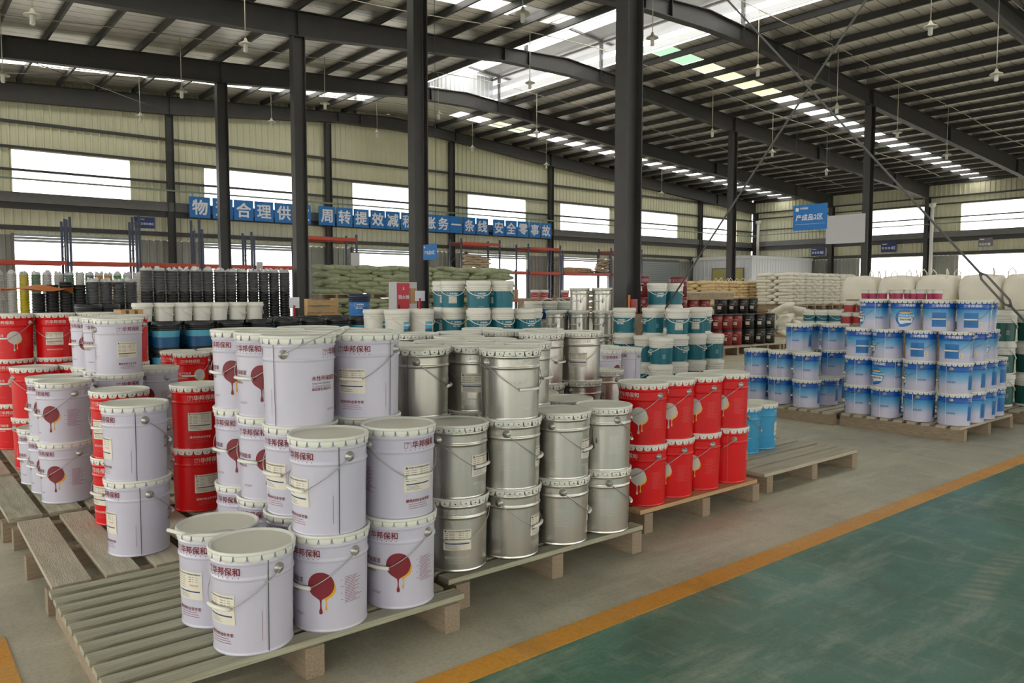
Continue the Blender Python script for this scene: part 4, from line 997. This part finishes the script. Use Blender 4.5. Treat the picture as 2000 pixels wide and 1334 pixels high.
for i, x in enumerate((3.05, 3.35, 3.65, 3.95, 4.25, 4.55, 4.85, 5.15)):
    tower(x, 22, .14, (17, 20, 21, 20, 21, 21, 21, 21)[i], 'black_plastic', 'shorter nested tower of black buckets at left, %s from left' % ORD[i+1], 'shorter black bucket towers', film=i > 3)
plinth(2.4, 6.2, 24.2, 24.8, .14, 'pallet under the coloured bucket towers')
for i, (x, c) in enumerate(zip((2.5, 2.8, 3.08, 3.36, 3.62, 3.9, 4.16, 4.42, 4.66, 4.9, 5.14, 5.38, 5.64, 5.9), ('grey', 'grey', 'yellow', 'green', 'grey', 'grey', 'green', 'white', 'green', 'orange', 'orange', 'lime', 'white', 'white'))):
    tower(x, 24.5, .14, 24, 'tower_'+c, '%s nested bucket tower with film tuft, %s from left behind the black ones' % (c, ORD[i+1]), 'coloured bucket towers', k=.8)
mb = MB(); n_ = 10
for i in range(n_+1):
    for j in range(n_+1):
        u, v = i/n_-.5, j/n_-.5; mb.v.append((u*1.5, v*.9, .1*math.cos(u*5)*math.cos(v*4)+.03*math.sin(9*u+7*v)))
for i in range(n_):
    for j in range(n_): q = i*(n_+1)+j; mb.face([q, q+n_+1, q+n_+2, q+1], 'orange', True)
thing('tarpaulin', mb, 'crumpled orange tarpaulin on the short black towers at far left', 'tarpaulin', (3.0, 21.95, 1.5))

# ------------------------------------------------------------ sacks
def sack_mesh(hx, hy, hz, mt, seed, n=10, m_=8):
    rn = random.Random(seed); ph = [rn.uniform(0, 6) for _ in range(6)]; mb = MB()
    def top(u, v):
        s = (max(0, 1-abs(u)**4.5)**.5)*(max(0, 1-abs(v)**4.5)**.5)
        return hz*s*(1+.18*math.sin(3*u+ph[0])*math.cos(2.5*v+ph[1]))
    idx = {}
    for sgn in (1, -1):
        for i in range(n+1):
            for j in range(m_+1):
                u, v = -1+2*i/n, -1+2*j/m_; edge = i in (0, n) or j in (0, m_)
                if edge and sgn == -1: continue
                k = 1-.1*(u*u*v*v); pin = 1-.06*(1-abs(u))*(abs(v) > .99)-.06*(1-abs(v))*(abs(u) > .99)
                idx[(sgn, i, j)] = len(mb.v); mb.v.append((hx*u*k*pin, hy*v*k*pin, sgn*top(u, v)*(1 if sgn > 0 else .8)+.012*math.sin(4*u+ph[2])*edge))
    g = lambda s, i, j: idx.get((s, i, j), idx[(1, i, j)])
    for s in (1, -1):
        for i in range(n):
            for j in range(m_):
                q = [g(s, i, j), g(s, i+1, j), g(s, i+1, j+1), g(s, i, j+1)]; mb.face(q if s > 0 else q[::-1], mt, True)
    return mb.mesh('sack')
SK = {}
def sacks(mt, hx, hy, hz): SK[(mt, hx)] = [sack_mesh(hx, hy, hz, mt, s) for s in range(4)]; return SK[(mt, hx)]
def put_sack(ms, x, y, z, rz, label, group, name='sack', tilt=.06):
    o = thing(name, random.choice(ms), label, 'sack', (x, y, z), rz, group)
    o.rotation_euler = (random.uniform(-tilt, tilt), random.uniform(-tilt, tilt), rz+random.uniform(-.06, .06)); return o
class Pile:
    def __init__(s): s.v = []; s.f = []; s.mt = None
    def add(s, me, x, y, z, rz, sc=(1, 1, 1)):
        b = len(s.v); M_ = Matrix.Translation((x, y, z)) @ Matrix.Rotation(rz, 4, 'Z') @ Matrix.Diagonal((*sc, 1)); s.mt = me.materials[0]
        s.v += [tuple(M_ @ v.co) for v in me.vertices]; s.f += [[b+i for i in p.vertices] for p in me.polygons]
    def done(s, name, label, cat):
        me = bpy.data.meshes.new(name); me.from_pydata(s.v, [], s.f); me.materials.append(s.mt); me.polygons.foreach_set('use_smooth', [True]*len(s.f)); me.update()
        return tag(obj(name, me), label, cat, kind='stuff')
oliv = sacks('sack_olive', .42, .29, .1)
# olive sacks: upper and lower tier
low = Pile()
for tier, (z0, xs0, xs1, nl) in enumerate(((.17, 10.0, 17.1, 8), (1.4, 10.0, 17.1, 7))):
    npal = int((xs1-xs0)/1.22)+1
    for p in range(npal):
        x = 10.55+1.2*p
        pallet(x-.56, x+.56, 21.05, 21.95, 'x', 'pallet under olive sacks, %s from left in the %s tier' % (ORD[p+1], ('lower', 'upper')[tier]), 6, UNIT, z0=z0-.155, zt=.13)
    for l in range(nl):
        step = .74; x = xs0+.35+(.3 if l % 2 else 0); c = 0
        while x < xs1:
            c += 1
            short = random.random() < .25
            if tier == 0: low.add(random.choice(oliv), x, 21.28, z0+.06+.131*l, PI/2 if short else 0)
            else: put_sack(oliv, x, 21.28+(.1 if short else 0)+random.uniform(-.05, .05), z0+.05+(.116 if tier else .1)*l, PI/2 if short else 0, 'olive woven sack, %s layer of %s tier, %s from left' % (ORD[l+1], ('lower', 'upper')[tier], ORD[c]), 'olive sacks', tilt=.12)
            x += .5 if short else step
low.done('stacked_sacks', 'lower tier of olive sacks under the upper pallets', 'sacks')
# cream and white palletised sacks on the right
def load(x0, y0, w_, z0, nl, ms, dz, desc, group, left=True, lift=0, wood=UW):
    pallet(x0, x0+w_, y0, y0+w_, 'x', 'pallet under the %s' % desc, 6, wood, z0=lift, zt=.13)
    for l in range(nl):
        even = l % 2 == 0
        k = 2 if even else 3
        for i in range(k):
            put_sack(ms[0] if even else ms[1], x0+w_*(i+.5)/k, y0+(.2 if even else .28), z0+dz*(l+.5), 0 if even else PI/2, '%s sack, %s layer up, %s from left, %s' % (group.split()[0], ORD[l+1], ORD[i+1], desc), group)
        if left:
            k = 3 if even else 2
            for i in range(1, k):
                put_sack(ms[1] if even else ms[0], x0+(.28 if even else .2), y0+.12+w_*(i+.5)/k, z0+dz*(l+.5), 0 if even else PI/2, '%s sack, %s layer up, side face position %s, %s' % (group.split()[0], ORD[l+1], ORD[i+1], desc), group)
crm = [sacks('sack_cream', .3, .21, .068), sacks('sack_cream', .285, .2, .069)]
wht = [sacks('sack_white', .3, .21, .073), sacks('sack_white', .285, .2, .074)]
lowc = Pile(); loww = Pile()
for i, x in enumerate((20.15, 21.27, 22.4)):
    pallet(x, x+1.08, 14.8, 15.88, 'x', 'lower pallet carrying the %s cream sack load' % ORD[i+1], 6, UW, z0=0, zt=.13)
    mb = MB(); mb.box(-.54, .54, -.54, .54, 0, .72, 'sack_cream') if False else None
    load(x, 14.8, 1.08, 1.02, 8, crm, .093, '%s cream load' % ORD[i+1], 'cream sacks', left=(i == 0), lift=.88)
    for l in range(7):
        for j in range(2): lowc.add(random.choice(crm[0]), x+.28+.54*j, 15.0, .18+.1*l, 0)
for i, x in enumerate((22.0, 23.1, 24.2, 25.3)):
    load(x, 13.2, 1.06, 1.02, 10, wht, .1, '%s white load' % ORD[i+1], 'white sacks', left=(i == 0), lift=.88)
    pallet(x, x+1.06, 13.2, 14.26, 'x', 'lower pallet carrying the %s white sack load' % ORD[i+1], 6, UW, z0=0, zt=.13)
    for l in range(7):
        for j in range(2): loww.add(random.choice(wht[0]), x+.28+.52*j, 13.4, .18+.1*l, 0)
lowc.done('stacked_sacks', 'lower tier of cream sacks behind the red drums', 'sacks'); loww.done('stacked_sacks', 'lower tier of white sacks behind the loose heap', 'sacks')
# slumped loose sacks before the white loads
for i, (x, y, z, a) in enumerate(((20.6, 12.3, .2, .3), (20.9, 12.1, .42, 1.1), (20.7, 12.5, .62, .2), (21.2, 12.4, .85, .7), (20.4, 12.4, .95, 1.3), (21.9, 12.2, .15, .2), (22.4, 12.0, .4, .9), (23.0, 12.2, .2, .2), (23.3, 12.1, .5, .6), (23.9, 12.2, .25, .3))):
    ms = SK[('sack_white', .3)]; o = put_sack(ms, x, y, z, a, 'slumped empty white sack in the loose heap, %s counted from the left' % ORD[i+1], 'loose white sacks', tilt=.5); o.scale = (1.15, 1.15, 1.3)
# bulk bags
def bulk(seed, w_=.49, h=.84):
    rn = random.Random(seed); mb = MB(); n = 20; m_ = 10; ph = rn.uniform(0, 6)
    def sup(a, p): c, s_ = math.cos(a), math.sin(a); return (abs(c)**p*(1 if c > 0 else -1), abs(s_)**p*(1 if s_ > 0 else -1))
    for k in range(m_+1):
        t = k/m_; q = .92+.09*math.sin(PI*min(1, t*1.05))+(0 if t < .88 else -.12*(t-.88)/.12); p = .42+.12*t
        for i in range(n):
            a = 2*PI*i/n; x, y = sup(a, p); wob = 1+.03*math.sin(3*a+ph+4*t)+.02*math.sin(7*a+9*t+ph); mb.v.append((w_*q*x*wob, w_*q*y*wob, h*t+.02*math.sin(5*a+ph)*t))
    for k in range(m_):
        for i in range(n): j = (i+1) % n; mb.face([k*n+i, k*n+j, (k+1)*n+j, (k+1)*n+i], 'bulk_bag', True)
    c = len(mb.v); mb.v.append((0, 0, h+.06))
    for i in range(n): mb.face([m_*n+i, m_*n+(i+1) % n, c], 'bulk_bag', True)
    return mb.mesh('bag_body')
BK = [bulk(i) for i in range(3)]
lp = MB(); lp.tube([(-.09, 0, -.1), (-.075, 0, .12), (0, .02, .21), (.075, 0, .12), (.09, 0, -.1)], .016, 5, 'bulk_bag'); lp = lp.mesh('lifting_loop')
def bulk_bag(x, y, z, label, loops=2):
    r_ = root('bulk_bag', label, 'bulk bag', (x, y, z), random.uniform(-.15, .15), 'white bulk bags'); obj('bag_body', random.choice(BK), r_)
    for i in range(loops): obj('lifting_loop', lp, r_, ((-.3, .3, -.3, .3)[i], (-.3, -.3, .3, .3)[i], .82), random.uniform(0, 3))
BB = [(21.9, 10.75), (21.9, 9.72), (21.9, 8.7), (21.9, 7.65), (21.9, 6.6)]
for i, (x, y) in enumerate(BB):
    pallet(x-.52, x+.52, y-.5, y+.5, 'x', 'pallet under the %s bulk bag from the left' % ORD[i+1], 6, UNIT, zt=.13)
    bulk_bag(x, y, .13, 'lower white bulk bag, %s from left, under another' % ORD[i+1], 0)
    bulk_bag(x, y, 1.0, 'upper white bulk bag, %s from left, loops standing up' % ORD[i+1], (2, 4, 4, 2, 3)[i] if i != 3 else 1)
for i, (x, y) in enumerate(((24.3, 10.4), (24.3, 9.3), (24.3, 8.2), (24.3, 7.1))):
    bulk_bag(x, y, .02, 'white bulk bag in the back row, %s from left' % ORD[i+1], 0); bulk_bag(x, y, .9, 'upper back-row white bulk bag, %s from left' % ORD[i+1], 4)
for i, (x, y) in enumerate(((23.1, 16.6), (24.25, 16.5), (25.45, 16.4), (26.6, 16.4))):
    bulk_bag(x, y, .02, 'lower white bulk bag behind the cream sacks, %s from left' % ORD[i+1], 0); bulk_bag(x, y, .9, 'white bulk bag showing loops behind the cream sacks, %s from left' % ORD[i+1], 4)

# ------------------------------------------------------------ red and black drums beyond the teal pyramid
def drum_kind(mt, H, r, label='paper_cream', lid=None):
    P = {}; mb = MB()
    mb.lathe([(.001, 0), (r*.95, 0), (r*.955, H*.7), (r*.97, H*.72), (r*.97, H*.75), (r*.965, H*.78), (r*.98, H-.03)], 24, mt); P['body'] = mb.mesh('body')
    mb = MB(); mb.lathe([(r*.98, H-.04), (r+.004, H-.038), (r+.004, H-.006), (r-.004, H), (r-.016, H), (r-.02, H-.008), (.001, H-.008)], 24, lid or mt); P['lid'] = mb.mesh('lid')
    w_ = Wrap(H, r*.95, r*.98); w_.rect(0, -.05, .04, H*.3, H*.52, 'paper_cream', .002); w_.text('华邦保和', 0, .01, H*.64, .03, 'print_pale', .02, .002); w_.lines(0, -.04, .05, H*.15, H*.22, 3, 'print_pale', 2, .002); P['label_print'] = w_.mb.mesh('label_print')
    mb = MB(); mb.tube([((r*.97+.01)*math.cos(R(a)), (r*.97+.01)*math.sin(R(a)), H*.45+H*.38*(abs(a)/90)**1.2) for a in range(-90, 91, 15)], .0025, 5, 'wire'); P['handle'] = mb.mesh('handle')
    return P, H-.006
KINDS['reddrum'] = drum_kind('drum_red', .36, .15); KINDS['maroondrum'] = drum_kind('drum_maroon', .4, .17); KINDS['blackdrum'] = drum_kind('black_plastic', .36, .155); KINDS['redblacklid'] = drum_kind('drum_red', .36, .15, lid='black_plastic')
def drum(kind, x, y, z, face, side, label, group):
    P, pitch = KINDS[kind]; r_ = root('paint_drum', label, 'pail', (x, y, z), math.atan2(-y, -x)+R(face), group)
    b = obj('body', P['body'], r_); obj('lid', P['lid'], r_); obj('label_print', P['label_print'], b); obj('handle', P['handle'], r_); return pitch
def dst(kind, rows, place, adj, group, z0, default=(0, A_)): stacks(kind, rows, place, adj, group, z0, drum, default)
for i in range(4): pallet(13.2+1.2*i, 14.35+1.2*i, 10.2-.28*i*0, 11.4, 'x', '%s pallet from left under the red and black drums' % ORD[i+1], 6, UNIT, zt=.2)
dst('reddrum', {'front': [(13.55, 10.75, 3, {}), (13.95, 10.72, 3, {}), (14.35, 10.7, 3, {})]}, 'right of the teal pyramid', 'dull red drum', 'red drums', .2)
dst('redblacklid', {'front': [(14.75, 10.65, 2, {}), (15.1, 10.62, 2, {}), (15.45, 10.6, 2, {})]}, 'beside the black drums', 'black-lidded red drum', 'red drums', .2)
dst('blackdrum', {'front': [(15.85, 10.55, 2, {}), (16.25, 10.5, 2, {}), (16.65, 10.5, 2, {})], 'rear': [(15.55, 11.1, 3, {}), (15.95, 11.08, 3, {}), (16.35, 11.05, 3, {}), (16.75, 11.05, 3, {})]}, 'black drum block', 'black drum', 'black drums', .2)
mb = MB(); mb.box(-.9, .9, -.5, .5, 0, .14, 'wood_block'); mb.box(-.92, .92, -.52, .52, .14, .17, 'wood_grey'); thing('timber_pallet', mb, 'thick empty pallet lying on the dull red drums', 'pallet', (13.95, 10.75, .2+3*.354), group='timber pallets')
pallet(10.4, 12.7, 9.0, 10.2, 'x', 'pallet under the dark maroon drums behind the near column', 6, UNIT)
dst('maroondrum', {'only': [(10.95, 9.6, 4, {}), (11.3, 9.3, 3, {}), (11.95, 9.5, 4, {})]}, 'behind the teal pyramid', 'dark maroon drum', 'maroon drums', PZ)
mb = MB(); mb.box(-.01, .01, -.07, .07, 0, .2, 'drum_red'); mb.box(-.04, -.02, .03, .06, -.02, .26, 'orange'); thing('red_board', mb, 'small red board with orange post leaning beside the near column', 'board', (8.63, 7.7, 1.12), .4)
mb = MB(); mb.box(-.16, .16, -.16, .16, 0, 1.1, 'wood_block'); thing('wooden_crate', mb, 'tall rough crate beside the thick near column', 'crate', (8.65, 7.72, 0))
# ------------------------------------------------------------ small pails right of centre
def shelf_box(x0, x1, y0, y1, z, label): plinth(x0, x1, y0, y1, z, label, 'wood_block')
shelf_box(13.0, 13.7, 5.0, 6.7, 1.3, 'stacked timber base under the small pink pails')
for i, y in enumerate((6.45, 6.31, 6.16, 6.02, 5.9, 5.77, 5.64, 5.52, 5.39, 5.27)):
    plastic_pail('pinksmall', 13.2+random.uniform(-.05, .1), y, 1.3, random.uniform(-40, 40), 'B', 'small magenta pail with white lid, %s from left on its shelf' % ORD[i+1], 'small magenta pails')
shelf_box(12.3, 13.0-.1, 6.1, 7.2, .88, 'stacked timber base under the small teal and red pails')
for i, y in enumerate((7.05, 6.87, 6.68)): plastic_pail('tealsmall', 12.45+.05*i, y-.02*i, .88, random.uniform(-40, 40), 'A', 'small teal banded pail, %s from left before the white sacks' % ORD[i+1], 'small teal pails')
for i, (y, z) in enumerate(((6.5, .88), (6.36, .88), (6.43, 1.072), (6.26, .88), (6.2, 1.072))): plastic_pail('redsmall', 12.62+.09*(i % 2), y-.03*(i % 2), z, random.uniform(-30, 30), 'B', 'small crimson pail, %s of those beside the small teal pails' % ORD[i+1], 'small crimson pails')
# ------------------------------------------------------------ racks along the slogan wall
def rack(x0, x1, y0, label, top, levels):
    r_ = root('pallet_rack', label, 'rack', ((x0+x1)/2, y0, 0), group='pallet racks'); hw = (x1-x0)/2
    for sx in (-1, 1):
        for yy in (0, .95):
            mb = MB(); mb.box(-.038, .038, -.03, .03, 0, top, 'rack_blue'); obj('upright', mb, r_, (sx*hw, yy, 0))
        mb = MB(); k = int(top/.7)
        for i in range(k): a, b = ((0, .95) if i % 2 else (.95, 0)); mb.tube([(0, a, .2+.65*i), (0, b, .2+.65*(i+1))], .009, 4, 'steel_mid')
        obj('bracing', mb, r_, (sx*hw, 0, 0))
    for z in levels:
        for yy in (-.05, 1.0):
            mb = MB(); mb.box(-hw+.045, hw-.045, -.025, .025, -.07, .07, 'rack_red'); obj('beam', mb, r_, (0, yy, z))
        mb = MB(); mb.box(-hw, hw, 0, .95, .05, .07, 'steel_mid'); obj('deck', mb, r_, (0, 0, z))
rack(2.3, 5.1, 30.2, 'pallet rack with a long red beam, first from left', 3.9, (2.42,))
rack(5.2, 7.3, 30.2, 'pallet rack with a long red beam, second from left', 4.0, (2.42,))
rack(7.4, 9.5, 30.2, 'pallet rack with a long red beam, third from left', 4.2, (2.42,))
rack(9.6, 11.5, 30.2, 'pallet rack with a long red beam, fourth from left', 3.8, (2.42,))
rack(11.6, 13.6, 30.2, 'pallet rack with a long red beam, fifth from left', 3.6, (2.42,))
rack(13.8, 16.1, 30.2, 'tall pallet rack with a high red beam behind the olive sacks', 3.9, (3.68,))
rack(21.65, 24.0, 30.2, 'pallet rack holding a pallet of brown sacks', 4.0, (2.42, 3.76, .95))
rack(24.1, 25.8, 30.2, 'narrow middle pallet rack with cartons', 2.6, (2.42, 1.0))
rack(25.87, 28.1, 30.2, 'pallet rack with a top red beam under the last slogan board', 3.9, (2.42, 3.67, .95))
rack(28.3, 31.9, 30.2, 'wide pallet rack with loose sacks right of the slogan', 3.6, (2.42, 1.1))
rack(32.0, 34.6, 30.2, 'pallet rack by the grey roller door behind the thick column', 3.9, (2.42, 3.68))
brn = sacks('sack_brown', .3, .21, .07)
pallet(21.95, 23.45, 30.2, 31.1, 'x', 'small pallet of brown sacks up on the rack', 6, UNIT, z0=2.49, zt=.12)
for l in range(5):
    for i in range(3 if l < 4 else 2): put_sack(brn, 22.2+.46*i+.1*(l % 2), 30.4, 2.68+.125*l, 0, 'brown sack on the rack pallet, %s layer, %s from left' % (ORD[l+1], ORD[i+1]), 'brown rack sacks', tilt=.12)
for l in range(6):
    for i in range(2): put_sack(brn, 31.2+.5*i+.06*l, 30.4, 2.56+.13*l, .3*i, 'brown paper sack heaped on the wide rack, %s layer, %s place' % (ORD[l+1], ORD[i+1]), 'brown rack sacks', tilt=.25)
for i, (x, z, sx, sz) in enumerate(((24.45, 1.07, .5, .5), (24.95, 1.07, .5, .5), (24.6, 1.57, .5, .34), (29.1, 2.49, .8, .28))):
    mb = MB(); mb.box(-sx/2, sx/2, -.2, .2, 0, sz, 'carton'); mb.box(-.03, .03, -.203, .203, .0, sz+.002, 'sack_brown'); thing('carton', mb, 'brown cardboard carton on the rack, %s counted from left' % ORD[i+1], 'carton', (x, 30.4, z), group='cartons on the racks')
for i in range(5): put_sack(brn, 29.9+.35*(i % 3), 30.4, 2.56+.13*(i//3), .4*i, 'loose pale sack on the wide rack, %s of five' % ORD[i+1], 'brown rack sacks', tilt=.2)
lowb = Pile()
for l in range(5):
    for i in range(4): lowb.add(random.choice(brn), 28.8+.62*i, 29.6, .14+.31*l, 0, (1.1, 1.1, 2.3))
lowb.done('stacked_sacks', 'wall of brown sacks on the floor before the wide rack', 'sacks')
# ------------------------------------------------------------ small things
cb = root('fire_cabinet', 'red fire cabinet with white lettering beside the sign column', 'cabinet', (8.0, 13.0, 0))
mb = MB(); mb.box(-.22, .24, 0, .3, 0, 1.62, 'sign_grey'); obj('case', mb, cb)
dr = obj('door', MB().box(-.21, .06, -.02, 0, .5, 1.6, 'fire_red'), cb)
mb = MB(); flat_text(mb, '消火栓', 'y', -.024, -.075, 1.33, .085, 'sign_text', .02); mb.box(-.095, -.06, -.026, -.022, 1.47, 1.478, 'sign_text'); mb.box(-.095, -.06, -.026, -.022, 1.5, 1.508, 'sign_text'); mb.box(-.08, -.073, -.026, -.022, 1.478, 1.53, 'sign_text'); obj('lettering', mb, dr)
obj('handle', MB().box(-.19, -.175, -.05, -.02, 1.0, 1.18, 'black_plastic'), dr); obj('notice', MB().box(.08, .22, -.015, -.001, 1.2, 1.5, 'carton'), cb)
lp_ = root('broken_pallet', 'small worn pallet standing on edge on the black lids', 'pallet', (5.3, 11.1, 1.0-.02)); 
for i in range(3): obj('slat', UW, lp_, (0, 0, .06+.11*i), scale=(.46, .03, .085)).rotation_euler = (-.25, 0, .03*(i-1))
obj('stringer', UW, lp_, (.25, .06, .17), scale=(.07, .14, .36)); obj('stringer', UW, lp_, (-.2, .06, .17), scale=(.06, .1, .34))
mb = MB(); mb.box(-.6, .6, -.5, .5, 0, .98, 'wood_block'); thing('wooden_crate', mb, 'low crate behind the black lids under the standing pallet', 'crate', (5.35, 11.3, 0))
for i, (x, y, z, h, t) in enumerate(((4.55, 10.4, PZ+.93, .28, 'beside the standing pallet'), (5.43, 8.5, 1.2, .24, 'right of the fire cabinet'))):
    s_ = root('paper_marker', 'white paper tag on a red stick ' + t, 'tag', (x, y, z)); obj('stick', MB().box(-.012, .012, -.012, .012, 0, h*.6, 'fire_red'), s_); obj('paper', MB().box(-.07, .08, -.002, .002, h*.45, h, 'sign_text'), s_)
for i, x in enumerate((1.9, 1.98, 2.06)):
    o = thing('pallet_block', UW, 'weathered timber block end of a stacked pallet, %s of three by the white stack' % ORD[i+1], 'timber', (x, 8.6, 1.19), 0, 'pallet block ends', (.05, .3, .11))
mb = MB(); mb.box(-.17, .13, -.2, .2, 0, 1.135, 'wood_block'); thing('wooden_crate', mb, 'rough crate under the pallet block ends behind the white stack', 'crate', (1.98, 8.6, 0))
for i, (x, z) in enumerate(((12.2, 1.28), (12.5, 1.28), (13.2, 1.28))):
    plastic_pail('redsmall', x, 14.0, z, 0, 'A', 'white-lidded red pail beyond the teal block, %s from left' % ORD[i+1], 'far red pails')
shelf_box(11.9, 13.5, 13.7, 14.3, 1.28, 'timber base under the white-lidded red pails beyond the teal block')

mb = MB(); mb.box(-.15, .15, -.004, .004, 0, .45, 'sign_grey'); thing('notice_board', mb, 'plain white card standing on the olive sacks before the window', 'card', (11.25, 21.2, 2.16))
mb = MB(); mb.box(-.09, .09, -.004, .004, 0, .28, 'sign_grey'); thing('notice_board', mb, 'small grey card standing on the tall black towers', 'card', (8.2, 20.98, 1.98))
